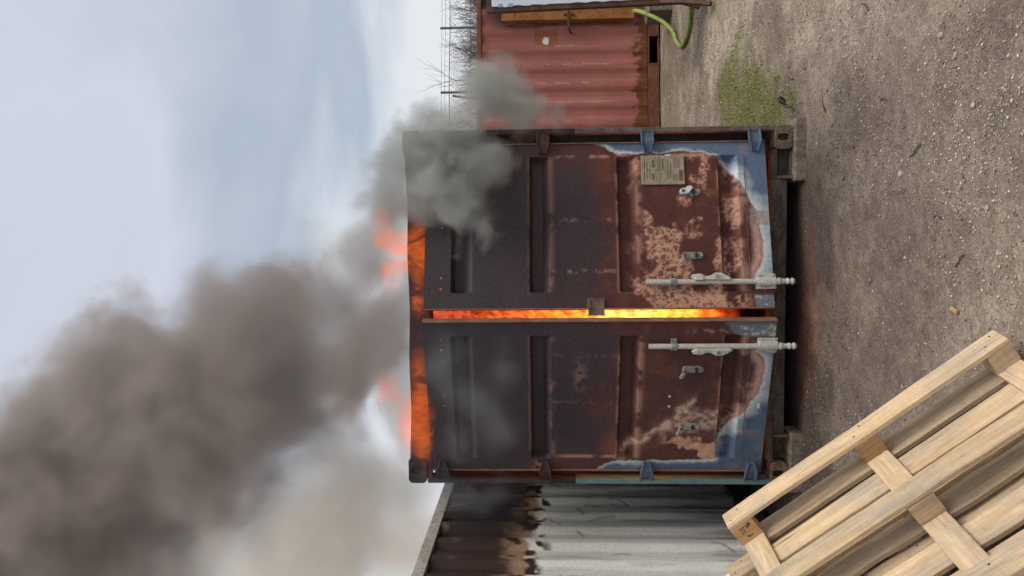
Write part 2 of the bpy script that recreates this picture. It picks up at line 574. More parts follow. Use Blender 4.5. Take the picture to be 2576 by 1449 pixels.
def casting(x0, y0, z0, sx, sy, mat, L=0.17, Wd=0.155, Hh=0.122):
    """corner casting, hollow, with an oval hole in the face towards -y"""
    xa, xb = (x0, x0 + sx * Wd)
    xa, xb = min(xa, xb), max(xa, xb)
    mb = MB()
    ya, yb = (y0, y0 + sy * L)
    ya, yb = min(ya, yb), max(ya, yb)
    cx, cz = (xa + xb) / 2, z0 + Hh * 0.5 + 0.004
    n = 20
    hole, outer = [], []
    for k in range(n):
        an = 2 * math.pi * (k + 0.5) / n
        ca, sa = math.cos(an), math.sin(an)
        hx = 0.022 * math.copysign(abs(ca) ** 0.6, ca)
        hz = 0.037 * math.copysign(abs(sa) ** 0.75, sa)
        hole.append((cx + hx, cz + hz))
        tt = min(((xb - xa) / 2) / max(abs(ca), 1e-6), (Hh / 2) / max(abs(sa), 1e-6))
        outer.append((min(max(cx + ca * tt, xa), xb), min(max(cz + sa * tt, z0), z0 + Hh)))
    face = ya if sy > 0 else yb
    back = yb if sy > 0 else ya
    inn = face + sy * 0.05
    vs = [(p[0], face, p[1]) for p in outer] + [(p[0], face, p[1]) for p in hole] + [(p[0], inn, p[1]) for p in hole] + [(p[0], back, p[1]) for p in outer]
    fs = []
    for k in range(n):
        j = (k + 1) % n
        fs += [(k, j, n + j, n + k), (n + k, n + j, 2 * n + j, 2 * n + k), (k, j, 3 * n + j, 3 * n + k)]
    fs += [tuple(range(2 * n, 3 * n)), tuple(range(3 * n, 4 * n))]
    mb.add(vs, fs)
    return mb.build('corner_casting', mat, main, bevel=0.004)


for sx, x0 in ((1, 0.0), (-1, CW)):
    casting(x0, -0.004, 0.0, sx, 1, M['casting'])
    casting(x0, -0.004, CH - 0.132, sx, 1, M['soot'], Hh=0.135, Wd=0.18)
    casting(x0, CL, 0.0, sx, -1, M['casting'])
    casting(x0, CL, CH - 0.122, sx, -1, M['soot'])
    # post: outer strip and set-back web, as a rolled section
    xo = x0
    q = lambda v: xo + sx * v
    pts = [(q(0), 0.0), (q(0.032), 0.0), (q(0.032), 0.145), (q(0), 0.145)]
    MB().box(min(q(0.0325), q(0.105)), max(q(0.0325), q(0.105)), 0.12, 0.144, 0.136, CH - 0.165).build('post_web', M['redglow'] if sx > 0 else M['soot'], main)  # right web black: shade of the recess put into its colour
    MB().prism(pts, 'z', 0.122, 1.45).build('corner_post', M['teal'] if sx > 0 else M['post'], main, bevel=0.003)
    MB().prism(pts, 'z', 1.4503, CH - 0.132).build('corner_post', M['soot'], main, bevel=0.003)
    MB().box(min(q(0), q(0.1)), max(q(0), q(0.1)), CL - 0.1, CL, 0.122, CH - 0.122).build('corner_post', M['post'], main, bevel=0.004)
    # rails along the sides
    MB().box(min(q(0.004), q(0.065)), max(q(0.004), q(0.065)), 0.166, CL - 0.17, 0.02, 0.17).build('bottom_rail', M['sill'], main)
    MB().box(min(q(0.004), q(0.065)), max(q(0.004), q(0.065)), 0.166, CL - 0.17, CH - 0.09, CH - 0.02).build('top_rail', M['soot'], main)


def corr_profile(L, sub=1, dep=0.036, flat=0.072, slope=0.068):
    xs_, ds = [0.0], [0.0]
    x = 0.0
    seq = [(flat, 0, 0), (slope, 0, dep), (flat, dep, dep), (slope, dep, 0)]
    k = 0
    while x < L - 1e-6:
        w, a, b_ = seq[k % 4]
        for j in range(1, sub + 1):
            xx = x + w * j / sub
            if xx > L: break
            xs_.append(xx)
            ds.append(a + (b_ - a) * j / sub)
        x += w
        k += 1
    if xs_[-1] < L - 1e-4:
        xs_.append(L)
        ds.append(ds[-1])
    return np.array(xs_), np.array(ds)


def corr_wall(name, L, z0, z1, rows, sub, colfn, parent, mat, loc, rz, thick=0.004, dep=0.036):
    px, pd = corr_profile(L, sub, dep)
    zz = np.linspace(z0, z1, rows)
    X, Z = np.meshgrid(px, zz)
    Dp = np.tile(pd, (rows, 1))
    dent = 0.010 * (fbm(X * 2.1, Z * 2.4, 3, 41) - 0.5) + 0.006 * (fbm(X * 7, Z * 5, 2, 44) - 0.5)
    me = gridmesh(name, X, Dp + dent, Z)
    setcol(me, colfn(X, Z, Dp).reshape(-1, 3))
    o = link(name, me, mat, parent)
    o.location = loc
    o.rotation_euler = (0, 0, rz)
    sm = o.modifiers.new('solid', 'SOLIDIFY')
    sm.thickness = thick
    sm.offset = -1.0
    return o


def soot_col(X, Z, Dp):
    C = np.tile(np.array([0.05, 0.042, 0.042]), (*X.shape, 1))
    C = mixc(C, [0.13, 0.06, 0.045], sst(0.45, 0.65, fbm(X * 2, Z * 2, 5, 3)) * sst(2.2, 0.8, Z))
    return mixc(C, [0.08, 0.12, 0.19], sst(0.9, 0.3, Z + 0.6 * (fbm(X * 1.5, Z * 3, 4, 8) - 0.5)))


# side walls: local x runs along the container, y is outward-to-inward
corr_wall('side_wall', CL - 0.3, 0.17, CH - 0.09, 30, 1, soot_col, main, M['wall'], (0.012, CL - 0.15, 0), R(-90))
corr_wall('side_wall', CL - 0.3, 0.17, CH - 0.09, 30, 1, soot_col, main, M['wall'], (CW - 0.012, 0.15, 0), R(90))
corr_wall('end_wall', CW - 0.2, 0.12, CH - 0.12, 30, 1, soot_col, main, M['wall'], (CW - 0.1, CL - 0.02, 0), R(180))
MB().box(0.06, CW - 0.06, 0.10, CL - 0.03, CH - 0.030, CH - 0.012).build('roof_panel', M['soot'], main)
MB().box(0.07, CW - 0.07, 0.10, CL - 0.07, 0.10, 0.135).build('floor_panel', M['inner'], main)
# header above the doors, dented by the heat
hx = np.linspace(0.0335, CW - 0.0335, 60)
mb = MB()
prof = [(0.006, 2.456), (0.006, CH - 0.012), (0.07, CH - 0.012), (0.07, 2.456)]
vs, fs = [], []
for i, x in enumerate(hx):
    s_ = math.sin(math.pi * i / 59)
    j = 0.004 * math.sin(x * 9) - 0.006 * s_
    for k, (y, z) in enumerate(prof):
        vs.append((x, y + 0.01 * s_, z + (j if k in (1, 2) else 0)))
for i in range(59):
    for k in range(4):
        fs.append((i * 4 + k, i * 4 + (k + 1) % 4, (i + 1) * 4 + (k + 1) % 4, (i + 1) * 4 + k))
fs += [(0, 1, 2, 3), tuple(59 * 4 + k for k in range(4))]
mb.add(vs, fs).build('door_header', M['glow_soot'], main, bevel=0.003)
# sill with fork recesses beside the castings
mb = MB()
mb.box(0.352, 2.085, 0.015, 0.10, 0.03, 0.138)
mb.box(2.085, 2.283, 0.02, 0.10, 0.098, 0.135)
mb.box(0.156, 0.352, 0.02, 0.10, 0.098, 0.135)
mb.box(2.085, 2.283, 0.10, 0.115, 0.0, 0.135)
mb.box(0.156, 0.352, 0.10, 0.115, 0.0, 0.135)
mb.box(2.085, 2.262, 0.02, 0.10, 0.0, 0.012)
mb.build('door_sill', M['sill'], main, bevel=0.004)
MB().box(2.085, 2.105, -0.012, 0.098, 0.001, 0.097).build('sill_gusset', M['casting'], main, bevel=0.002)
MB().box(0.332, 0.3505, -0.012, 0.098, 0.001, 0.097).build('sill_gusset', M['casting'], main, bevel=0.002)

# ---- doors
DZ0, DZ1, DW = 0.185, 2.452, 1.123
RIBS = [(2.140, 2.275), (1.620, 1.757), (1.040, 1.170), (0.375, 0.503)]
HOLES_S = (0.501, 0.576, 0.915, 0.988)
HOLES_Z = (2.341, 2.415)
BLUE_R = [(-.05, 1.35), (.0, 1.30), (.05, 1.21), (.08, 1.163), (.068, .967), (.072, .75), (.085, .513), (.13, .47), (.203, .417), (.28, .36), (.359, .325), (.446, .285), (.56, .25), (.683, .232), (.79, .238), (.850, .259), (.90, .30), (.925, .25), (.93, .1), (-.05, .1)]
BLUE_L = [(-.05, 1.35), (.018, 1.298), (.05, 1.22), (.081, 1.155), (.072, .95), (.076, .82), (.085, .506), (.16, .50), (.23, .485), (.283, .455), (.335, .425), (.392, .398), (.467, .335), (.541, .30), (.60, .25), (.707, .228), (.79, .225), (.85, .240), (.90, .295), (.93, .25), (.93, .1), (-.05, .1)]
STREAK_L = [(.02, 1.17), (.137, 1.16), (.215, 1.063), (.28, .95), (.337, .87), (.40, .80), (.477, .747), (.551, .678)]
STREAK_L2 = [(.337, .87), (.33, .74), (.36, .6), (.37, .52)]
STREAK_L3 = [(.47, .75), (.44, .66), (.43, .55), (.45, .51)]


def door_height(s, z):
    """how far the face is set back (0 = frame face)"""
    fr = np.minimum.reduce([(s - 0.085) / 0.006, (1.02 - s) / 0.006, (z - 0.335) / 0.006, (2.30 - z) / 0.006])
    h = 0.010 * np.clip(fr, 0, 1)
    side = np.clip(np.minimum((s - 0.090) / 0.012, (1.015 - s) / 0.012), 0, 1)
    for a, b_ in RIBS:
        if a < 0.4:
            pass
        g = np.clip(np.minimum((b_ - z) / 0.016, (z - a) / 0.050), 0, 1)
        h = np.maximum(h, 0.010 + 0.062 * g * side * (1 if a > 2 else 1))
    return h


def door_colour(s, z, side):
    sd_ = 0 if side == 'R' else 50
    n1 = fbm(s * 3.2, z * 3.2, 5, 60 + sd_)
    n2 = fbm(s * 11, z * 11, 5, 64 + sd_)
    n3 = fbm(s * 38, z * 38, 4, 69 + sd_)
    nh = fbm(s * 2.2, z * 22, 4, 73 + sd_)
    nvv = fbm(s * 24, z * 2.6, 4, 76 + sd_)
    BURNT = np.array([0.050, 0.033, 0.038])
    MAROON = np.array([0.092, 0.027, 0.021])
    RUSTY = np.array([0.15, 0.050, 0.031])
    PEACH = np.array([0.58, 0.32, 0.215])
    ASH = np.array([0.66, 0.64, 0.62])
    BURNT = BURNT if side == 'R' else np.array([0.043, 0.030, 0.037])
    MAROON = MAROON if side == 'R' else np.array([0.082, 0.031, 0.027])
    C = np.tile(BURNT, (*s.shape, 1))
    C = C * (0.82 + 0.36 * n1[..., None])
    low = sst(1.42, 1.08, z + 0.45 * (n1 - 0.5))
    edge = sst(0.30, 0.02, s + 0.2 * (n1 - 0.5)) * sst(2.0, 1.4, z)
    ctr = sst(0.95, 1.06, s) * sst(1.75, 1.0, z)
    C = mixc(C, MAROON, np.clip(0.9 * low + 0.7 * edge + 0.6 * ctr, 0, 1))
    C = mixc(C, RUSTY, 0.45 * sst(0.52, 0.66, n2) * np.clip(low + 0.5 * edge, 0, 1))
    # flaked peach patches of lower panel, dotted with dark blisters
    if side == 'R':
        zone = sst(1.16, 0.98, z) * sst(0.33, 0.42, z) * sst(0.06, 0.12, s) * 1.0
        wgt = fbm(s * 6.0 + 0.5 * n2 + 1.3 * z, z * 8.5 - 2.0 * s, 3, 81)
        wgt = wgt + 0.06 * sst(0.45, 0.75, s) * sst(1.0, 0.9, z) - 0.07 * sst(0.10, 0.3, 0.4 - np.abs(s - 0.35))
        nf = fbm(s * 95, z * 95, 2, 97)
        patch = sst(0.48, 0.63, wgt + 0.08 * (n3 - 0.5) + 0.18 * (n2 - 0.5) + 0.12 * (nf - 0.5)) * zone * (0.55 + 0.45 * sst(0.3, 0.5, nf))
    else:
        zone = sst(0.52, 0.34, s) * sst(0.93, 0.75, z) * sst(0.36, 0.5, z)
        wgt = fbm(s * 5.2, z * 6, 4, 88) + 0.2 * sst(0.33, 0.12, s) * sst(0.86, 0.62, z)
        patch = sst(0.56, 0.64, wgt + 0.2 * (n3 - 0.5)) * zone
        z2 = sst(0.58, 0.44, z) * sst(0.95, 0.7, s) * sst(0.5, 0.75, s)
        patch = np.maximum(patch, 0.8 * sst(0.52, 0.6, fbm(s * 9, z * 9, 4, 91)) * z2 * sst(0.75, 0.9, s + 0.2))
    # blisters: scattered round dark spots
    cell = 0.034
    dots = np.zeros_like(s)
    for lay, (cs, th) in enumerate(((0.050, 0.42), (0.026, 0.5))):
        ix, iz = np.floor(s / cs), np.floor(z / cs)
        best = np.full_like(s, 9.0)
        for dx in (-1, 0, 1):
            for dz in (-1, 0, 1):
                jx, jz = ix + dx, iz + dz
                hsh = TBL[(jx.astype(int) * 7 + 13 * lay + sd_) % 256, (jz.astype(int) * 11) % 256]
                hs2 = TBL[(jx.astype(int) * 5 + 91) % 256, (jz.astype(int) * 3 + 7 * lay) % 256]
                px_, pz_ = (jx + hsh) * cs, (jz + hs2) * cs
                rr = cs * (0.05 + 0.40 * TBL[(jx.astype(int) * 3) % 256, (jz.astype(int) * 5 + 40) % 256])
                best = np.minimum(best, np.hypot(s - px_, z - pz_) / rr)
        dots = np.maximum(dots, sst(1.1, 0.8, best + 0.5 * (n3 - 0.5)))
    patch = patch * (1 - 0.8 * dots * sst(0.36, 0.46, n1))
    C = mixc(C, PEACH * (0.7 + 0.6 * n3[..., None]), 0.88 * patch)
    # worn strips along rib edges, frame seams
    for a, b_ in RIBS[1:]:
        for zl, w in ((b_ + 0.004, 0.010), (a - 0.006, 0.02)):
            k = np.exp(-((z - zl) / w) ** 2) * sst(0.5, 0.68, n2 + 0.12) * (0.30 if a > 1.2 else 0.6)
            C = mixc(C, PEACH * 0.75, k * sst(0.08, 0.11, s) * sst(1.03, 1.0, s))
    for sl in (0.53, 0.877):
        k = np.exp(-((s - sl) / 0.012) ** 2) * sst(1.16, 1.2, z) * sst(1.64, 1.6, z) * sst(0.5, 0.62, n3)
        C = mixc(C, PEACH * 0.7, 0.55 * k * (1 if side == 'R' else 0.3))
    # centre stile: fine pale crackle low down
    if side == 'R':
        k = sst(1.025, 1.035, s) * sst(1.02, 0.85, z + 0.15 * (n1 - 0.5)) * sst(0.28, 0.4, z) * sst(0.50, 0.56, fbm(s * 70, z * 70, 2, 93) * 0.55 + n2 * 0.45 + 0.06 * sst(0.55, 0.8, z))
        C = mixc(C, PEACH * 0.95, 0.8 * k)
    else:
        k = sst(1.03, 1.04, s) * sst(0.8, 0.62, z) * sst(0.46, 0.52, z) * sst(0.5, 0.6, n3) * sst(1.07, 1.05, s)
        C = mixc(C, PEACH * 0.8, 0.6 * k)
        for st, w, amp in ((STREAK_L, 0.026, 1.0), (STREAK_L2, 0.045, 0.75), (STREAK_L3, 0.035, 0.8)):
            dd = segdist(s + 0.03 * (n2 - 0.5), z + 0.05 * (n2 - 0.5), st)
            k = np.exp(-(dd / w) ** 2) * (0.35 + 0.9 * sst(0.4, 0.62, n3))
            C = mixc(C, np.array([0.50, 0.34, 0.26]), amp * k)
        k = sst(0.34, 0.30, s + 0.1 * (n2 - 0.5)) * sst(0.115, 0.15, s) * sst(1.36, 1.22, z + 0.3 * (s - 0.1)) * sst(1.16, 1.2, z) * 0.55
        C = mixc(C, RUSTY * 1.5, k)
        k = np.exp(-((s - 0.72) ** 2 / 0.012 + (z - 1.43) ** 2 / 0.002)) * 0.35 * sst(0.4, 0.6, n3)
        C = mixc(C, PEACH * 0.7, k)
        k = np.exp(-((s - 0.105) / 0.012) ** 2) * sst(1.64, 1.5, z) * sst(1.15, 1.2, z) * sst(0.42, 0.55, n2)
        C = mixc(C, PEACH * 0.9, 0.7 * k)
        k = np.exp(-((s - 0.03) ** 2 + (z - 1.70) ** 2) / 0.003) * sst(0.5, 0.58, n3)
        C = mixc(C, PEACH * 0.8, 0.6 * k)
    if side == 'R':
        k = np.exp(-((s - 0.09) / 0.010) ** 2) * sst(1.62, 1.5, z) * sst(0.45, 0.57, n2)
        C = mixc(C, PEACH * 0.9, 0.7 * k)
        # streak under the catch
        k = np.exp(-((s - 0.35) / 0.025) ** 2) * sst(0.70, 0.62, z) * sst(0.33, 0.40, z)
        C = mixc(C, np.array([0.17, 0.065, 0.03]), 0.85 * k)
    # remaining paint
    poly = BLUE_R if side == 'R' else BLUE_L
    sw, zw = s + 0.035 * (n2 - 0.5) + 0.012 * (n3 - 0.5), z + 0.035 * (n2 - 0.5) + 0.012 * (n3 - 0.5)
    dist = segdist(sw, zw, poly[:-2])
    sgn_ = np.where(inpoly(sw, zw, poly), 1.0, -1.0)
    d = dist * sgn_
    fringe = sst(-0.085, -0.004, d + 0.05 * (n2 - 0.5)) * sst(1.25, 1.1, z) * sst(0.0, 0.06, s) * sst(0.6, 0.45, z)
    C = mixc(C, np.array([0.44, 0.27, 0.20]) * (0.8 + 0.4 * n3[..., None]), 0.75 * fringe * sst(0.42, 0.56, n3 * 0.5 + n2 * 0.5))
    low_blue = mixc(np.tile(np.array([0.10, 0.145, 0.215]) if side == 'R' else np.array([0.080, 0.118, 0.180]), (*s.shape, 1)), [0.22, 0.235, 0.215], (0.8 * sst(0.40, 0.62, s) if side == 'R' else 0.55 * sst(0.45, 0.6, s)))
    low_blue = low_blue * (0.8 + 0.4 * n1[..., None])
    d2 = d / (0.35 + 1.3 * n2) + 0.012 * (n1 - 0.5) + 0.012 * sst(0.10, 0.06, s)
    pale = mixc(np.tile(ASH, (*s.shape, 1)), [0.36, 0.43, 0.48], sst(-0.01, 0.04, d2))
    pale = mixc(pale, low_blue, sst(0.012, (0.04 + 0.10 * sst(0.09, 0.22, s) if side == 'R' else 0.06 + 0.07 * sst(0.2, 0.4, s)), d2 + 0.02 * (n1 - 0.5)))
    pale = mixc(pale, np.array([0.26, 0.19, 0.155]), 0.35 * sst(0.64, 0.72, n2) * sst(0.05, 0.1, d))
    onblue = sst(-0.003, 0.006, d)
    C = mixc(C, pale, onblue)
    # pinkish heat halo on the bottom rail
    k = np.exp(-((d + 0.03) / 0.03) ** 2) * sst(0.45, 0.6, s) * sst(0.335, 0.325, z)
    C = mixc(C, np.array([0.50, 0.31, 0.26]), 0.85 * k)
    # bare galvanised corner of the centre stile
    if side == 'R':
        k = sst(1.03, 1.045, s + 0.02 * (n2 - 0.5)) * sst(0.315, 0.29, z + 0.03 * (n2 - 0.5))
    else:
        k = sst(0.0, 0.03, (s - 0.99) + (0.50 - z) * 0.9 - 0.05 * (n2 - 0.2) - 0.07) * sst(0.56, 0.46, z + 0.15 * np.abs(s - 1.06)) * sst(0.995, 1.01, s)
    C = mixc(C, mixc(np.tile(np.array([0.15, 0.18, 0.195]), (*s.shape, 1)), [0.45, 0.45, 0.43], sst(0.54, 0.64, nvv * 0.5 + n3 * 0.5)), 0.9 * k)
    # mottled repair strip on the rail
    if side == 'R':
        k = sst(0.474, 0.48, s) * sst(0.575, 0.57, s) * sst(0.31, 0.305, z)
        C = mixc(C, np.array([0.30, 0.23, 0.19]) * (0.6 + 0.8 * n3[..., None]), 0.8 * k)
    # soot over everything high up
    C = mixc(C, np.array([0.040, 0.036, 0.039]), 0.6 * sst(1.5, 2.3, z + 0.3 * (n1 - 0.5)))
    C = C * (0.93 + 0.14 * nh[..., None])
    return np.clip(C, 0.004, 0.85)


def make_door(side):
    sgn = 1 if side == 'L' else -1
    base = list(np.arange(0, DW, 0.0075)) + [DW]
    ss = sorted(base + [h + e for h in HOLES_S for e in (-0.0055, 0.0055)] + [0.0851, 0.0911, 1.014, 1.0199])
    zz = sorted(list(np.arange(DZ0, DZ1, 0.0075)) + [DZ1] + [h + e for h in HOLES_Z for e in (-0.0055, 0.0055)] + [0.335, 0.341, 2.294, 2.30])
    ss, zz = np.array(ss), np.array(zz)
    S, Z = np.meshgrid(ss, zz)
    H = door_height(S, Z)
    buckle = 0.016 * (fbm(S * 1.6, Z * 1.6, 3, 31 if side == 'R' else 37) - 0.5) + 0.004 * (fbm(S * 7, Z * 7, 3, 33) - 0.5)
    Y = H + buckle
    cs_, cz_ = (ss[:-1] + ss[1:]) / 2, (zz[:-1] + zz[1:]) / 2
    CS, CZ = np.meshgrid(cs_, cz_)
    keep = np.ones(CS.shape, bool)
    for hs in HOLES_S:
        for hz in HOLES_Z:
            keep &= ~((np.abs(CS - hs) < 0.0055) & (np.abs(CZ - hz) < 0.0055))
    me = gridmesh('door', S * sgn, Y, Z, keep)
    setcol(me, door_colour(S, Z, side).reshape(-1, 3))
    o = link('door', me, M['door'], main, smooth=True)
    sm = o.modifiers.new('solid', 'SOLIDIFY')
    sm.thickness = 0.006
    sm.offset = -1.0 if sgn > 0 else 1.0
    es = o.modifiers.new('edge', 'EDGE_SPLIT')
    es.split_angle = R(35)
    # tubular frame behind the face, set in from the skin
    fr = MB()
    i = 0.010
    y0, y1 = 0.024, 0.058
    X = lambda a, b_: (min(a * sgn, b_ * sgn), max(a * sgn, b_ * sgn))
    fr.box(*X(0.0, 0.08), y0, y1, DZ0, DZ1)
    fr.box(*X(1.024, DW), y0, y1, DZ0, DZ1)
    fr.box(*X(0.0805, 1.0235), y0, y1, DZ0, 0.33)
    fr.box(*X(0.0805, 1.0235), y0, y1, 2.43, DZ1)
    fr.build('door_frame', M['inner'], o)
    # lips that close the edge of the skin towards the frame
    lp = MB()
    lp.box(*X(-0.003, 0.0015), -0.004, 0.05, DZ0, DZ1)
    lp.box(*X(DW - 0.0015, DW + 0.003), -0.006, 0.05, DZ0, DZ1)
    lp.build('edge_strip', M['edge'], o)
    o.location = (0.096 if sgn > 0 else 2.337, 0.0, 0.0)
    o.rotation_euler = (0, 0, -0.298 if sgn > 0 else 0.245)

    # --- lock rod cut short, with its fittings
    rs = 0.957
    zt = 1.003 if sgn < 0 else 0.992
    yr = -0.026
    prof = [(0.059, 0.0), (0.060, 0.015), (0.072, 0.022), (0.080, 0.022), (0.084, 0.014), (0.094, 0.013), (0.098, 0.021), (0.110, 0.021), (0.114, 0.016), (0.148, 0.0175), (0.152, 0.023), (0.166, 0.023), (0.168, 0.0175), (zt, 0.0175), (zt + 0.001, 0.0)]
    MB().tube([(rs * sgn, yr, z) for z, r in prof], [max(r, 0.0005) for z, r in prof], 14).build('lock_rod', M['galv'], o, smooth=False)
    # lower bearing bracket: plate, raised half-round, four bolts
    bb = MB()
    bb.box(*X(0.903, 1.003), -0.008, 0.004, 0.172, 0.300)
    arc = [(rs * sgn + 0.030 * math.cos(t_), yr + 0.004 - 0.022 * math.sin(t_)) for t_ in np.linspace(0, math.pi, 10)]
    arc = [(rs * sgn + 0.033, -0.006)] + arc + [(rs * sgn - 0.033, -0.006)]
    bb.prism(arc, 'z', 0.176, 0.296)
    bb.build('rod_bracket', M['galv'], o, bevel=0.003)
    for bs in (0.913, 0.993):
        for bz in (0.194, 0.278):
            MB().tube([(bs * sgn, -0.006, bz), (bs * sgn, -0.018, bz)], 0.009, 10).build('bolt', M['galv'], o)
    # upper guide clamp
    gg = MB()
    gg.box(*X(0.915, 1.000), -0.007, 0.004, 0.812, 0.850)
    arc = [(rs * sgn + 0.0245 * math.cos(t_), yr - 0.022 * math.sin(t_)) for t_ in np.linspace(0, math.pi, 10)]
    arc = [(rs * sgn + 0.0245, -0.005)] + arc + [(rs * sgn - 0.0245, -0.005)]
    gg.prism(arc, 'z', 0.810, 0.852)
    gg.build('rod_guide', M['keeper'], o, bevel=0.002)
    MB().tube([((rs - 0.034) * sgn, -0.006, 0.831), ((rs - 0.034) * sgn, -0.013, 0.831)], 0.008, 10).build('bolt', M['nail'], o)
    # handle hub and folded handle lying along the rod
    hs_ = rs - 0.018
    pts = [(hs_ - 0.026, 0.712), (hs_ - 0.030, 0.66), (hs_ - 0.012, 0.625), (hs_ - 0.016, 0.60), (hs_ - 0.036, 0.565), (hs_ - 0.034, 0.525), (hs_ - 0.016, 0.49), (hs_ + 0.004, 0.462), (hs_ + 0.012, 0.48), (hs_ + 0.010, 0.62), (hs_ + 0.012, 0.70), (hs_ - 0.008, 0.724)]
    MB().prism([(p[0] * sgn, p[1]) for p in pts], 'y', yr - 0.034, yr - 0.014).build('lock_handle', M['galv'], o, bevel=0.005)
    MB().tube([((hs_ - 0.010) * sgn, yr - 0.030, 0.555), ((hs_ - 0.010) * sgn, yr - 0.040, 0.555)], 0.012, 10).build('handle_pivot', M['keeper'], o)
    MB().box(*X(hs_ - 0.018, hs_ + 0.016), yr - 0.042, yr - 0.030, 0.642, 0.70).build('handle_clasp', M['galv'], o, bevel=0.006)
    # handle catches
    for q_, ks in enumerate((0.349, 0.778)):
        kb = MB()
        pts = []
        for t_ in np.linspace(math.pi, 2 * math.pi, 9):
            pts.append((ks * sgn + 0.023 * math.cos(t_), 0.648 + 0.023 * math.sin(t_)))
        for t_ in np.linspace(0, math.pi, 9):
            pts.append((ks * sgn + 0.023 * math.cos(t_), 0.742 + 0.023 * math.sin(t_)))
        kb.prism(pts, 'y', -0.004, 0.012)
        kb.build('catch_plate', M['keeper'], o, bevel=0.003)
        MB().box(*X(ks - 0.015, ks + 0.015), -0.022, -0.003, 0.664, 0.682).build('catch_loop', M['soot'], o, bevel=0.003)
        MB().tube([(ks * sgn, -0.003, 0.640), (ks * sgn, -0.014, 0.640)], 0.010, 10).build('bolt', M['keeper'], o)
        wh = (side == 'R' and q_ == 0)
        dd = 1 if wh else -1
        cap = [(-0.020, 0.722), (-0.020, 0.752), (-0.008, 0.766), (0.008, 0.766), (0.020, 0.752), (0.021, 0.73), (0.034, 0.712), (0.036, 0.69), (0.024, 0.676), (0.010, 0.688), (-0.004, 0.70), (-0.014, 0.705)]
        if wh:
            MB().prism([(ks * sgn + p[0], p[1]) for p in cap], 'y', -0.030, -0.014).build('catch_flap', M['whitecast'], o, bevel=0.004)
            MB().tube([(ks * sgn, -0.028, 0.744), (ks * sgn, -0.034, 0.744)], 0.011, 12).build('pivot_pin', M['casting'], o)
        else:
            # flap hanging to one side
            fl = [(0.014, 0.735), (0.016, 0.757), (-0.002, 0.768), (-0.022, 0.770), (-0.044, 0.785), (-0.058, 0.782), (-0.060, 0.768), (-0.044, 0.752), (-0.018, 0.742)]
            MB().prism([(ks * sgn + p[0], p[1]) for p in fl], 'y', -0.026, -0.010).build('catch_flap', M['keeper'], o, bevel=0.005)
            MB().tube([(ks * sgn, -0.020, 0.752), (ks * sgn, -0.033, 0.752)], 0.012, 12).build('pivot_pin', M['casting'], o)
    for bs in (0.500, 0.576):
        MB().tube([(bs * sgn, 0.008, 0.835), (bs * sgn, 0.002, 0.835)], 0.009, 10).build('bolt', M['galv'] if side == 'L' else M['glow_soot'], o)
    # hinges: tapered pressed channels
    for hz in (2.374, 1.664, 0.967, 0.258):
        mt = M['blue'] if hz < 1.2 else (M['glow_soot'] if hz < 2 else M['soot'])
        hb = MB()
        a0, a1 = -0.092, 0.072
        for (xa, wa, ya), (xb, wb, yb) in (((a0, 0.042, -0.006), (0.012, 0.043, -0.030)), ((0.012, 0.043, -0.030), (a1, 0.024, -0.006))):
            th = 0.010
            vs = []
            for x_, w_, y_ in ((xa, wa, ya), (xb, wb, yb)):
                for dz, dy in ((-w_, 0.0), (-w_, -0.014), (-w_ + 0.010, -0.014), (-w_ + 0.013, 0.0), (w_ - 0.013, 0.0), (w_ - 0.010, -0.014), (w_, -0.014), (w_, 0.0), (w_, th), (-w_, th)):
                    vs.append((x_ * sgn, y_ + dy, hz + dz))
            n = 10
            fs = [tuple(range(n)), tuple(range(n, 2 * n))] + [(k, (k + 1) % n, n + (k + 1) % n, n + k) for k in range(n)]
            hb.add(vs, fs)
        hb.build('hinge', mt, o, bevel=0.002)
    # weld seam along the bottom rail
    MB().tube([(x_ * sgn, 0.003 + 0.001 * math.sin(x_ * 60), 0.332 + 0.0012 * math.sin(x_ * 37)) for x_ in np.linspace(0.09, 1.015, 60)], 0.0028, 6).build('weld_seam', M['casting'], o)
    return o


door_r = make_door('R')
door_l = make_door('L')
# catch plate bridging the gap, fixed to the right-hand door
MB().box(-1.172, -1.055, -0.014, -0.007, 1.273, 1.379).build('overlap_plate', M['casting'], door_r, bevel=0.002)
MB().box(-1.130, -1.060, -0.020, -0.0135, 1.36, 1.384).build('plate_lip', M['casting'], door_r, bevel=0.003)
# approval plate on the right-hand door: s 0.094..0.296, z 0.727..1.012
PX0, PX1, PZ0, PZ1 = -0.296, -0.094, 0.727, 1.012
mb = MB()
mb.box(PX0, PX1, -0.006, 0.006, PZ0, PZ1)
mb.build('data_plate', M['plate'], door_r, bevel=0.0015)
for px_ in (PX0 + 0.007, PX1 - 0.007):
    for pz_ in (PZ0 + 0.007, PZ1 - 0.105, PZ1 - 0.007):
        MB().tube([(px_, -0.005, pz_), (px_, -0.010, pz_)], 0.004, 8).build('rivet', M['galv'], door_r)
MB().box(PX1 - 0.004, PX1 + 0.006, -0.0085, -0.0055, 0.815, 0.852).build('plate_tab', M['whitecast'], door_r)


def lettering(txt, x, z, size, y, parent, mat, width=None, name='lettering'):
    cu = bpy.data.curves.new(name, 'FONT')
    cu.body = txt
    cu.size = size
    cu.extrude = 0.0004
    cu.align_x = 'LEFT'
    to = bpy.data.objects.new(name, cu)
    col.objects.link(to)
    bpy.context.view_layer.update()
    dg = bpy.context.evaluated_depsgraph_get()
    me = bpy.data.meshes.new_from_object(to.evaluated_get(dg))
    bpy.data.objects.remove(to)
    xs_ = [v.co.x for v in me.vertices]
    w = max(xs_) - min(xs_)
    k = (width / w) if width else 1.0
    for v in me.vertices:
        v.co = Vector((x + (v.co.x - min(xs_)) * k, y - v.co.z, z + v.co.y))
    return link(name, me, mat, parent)


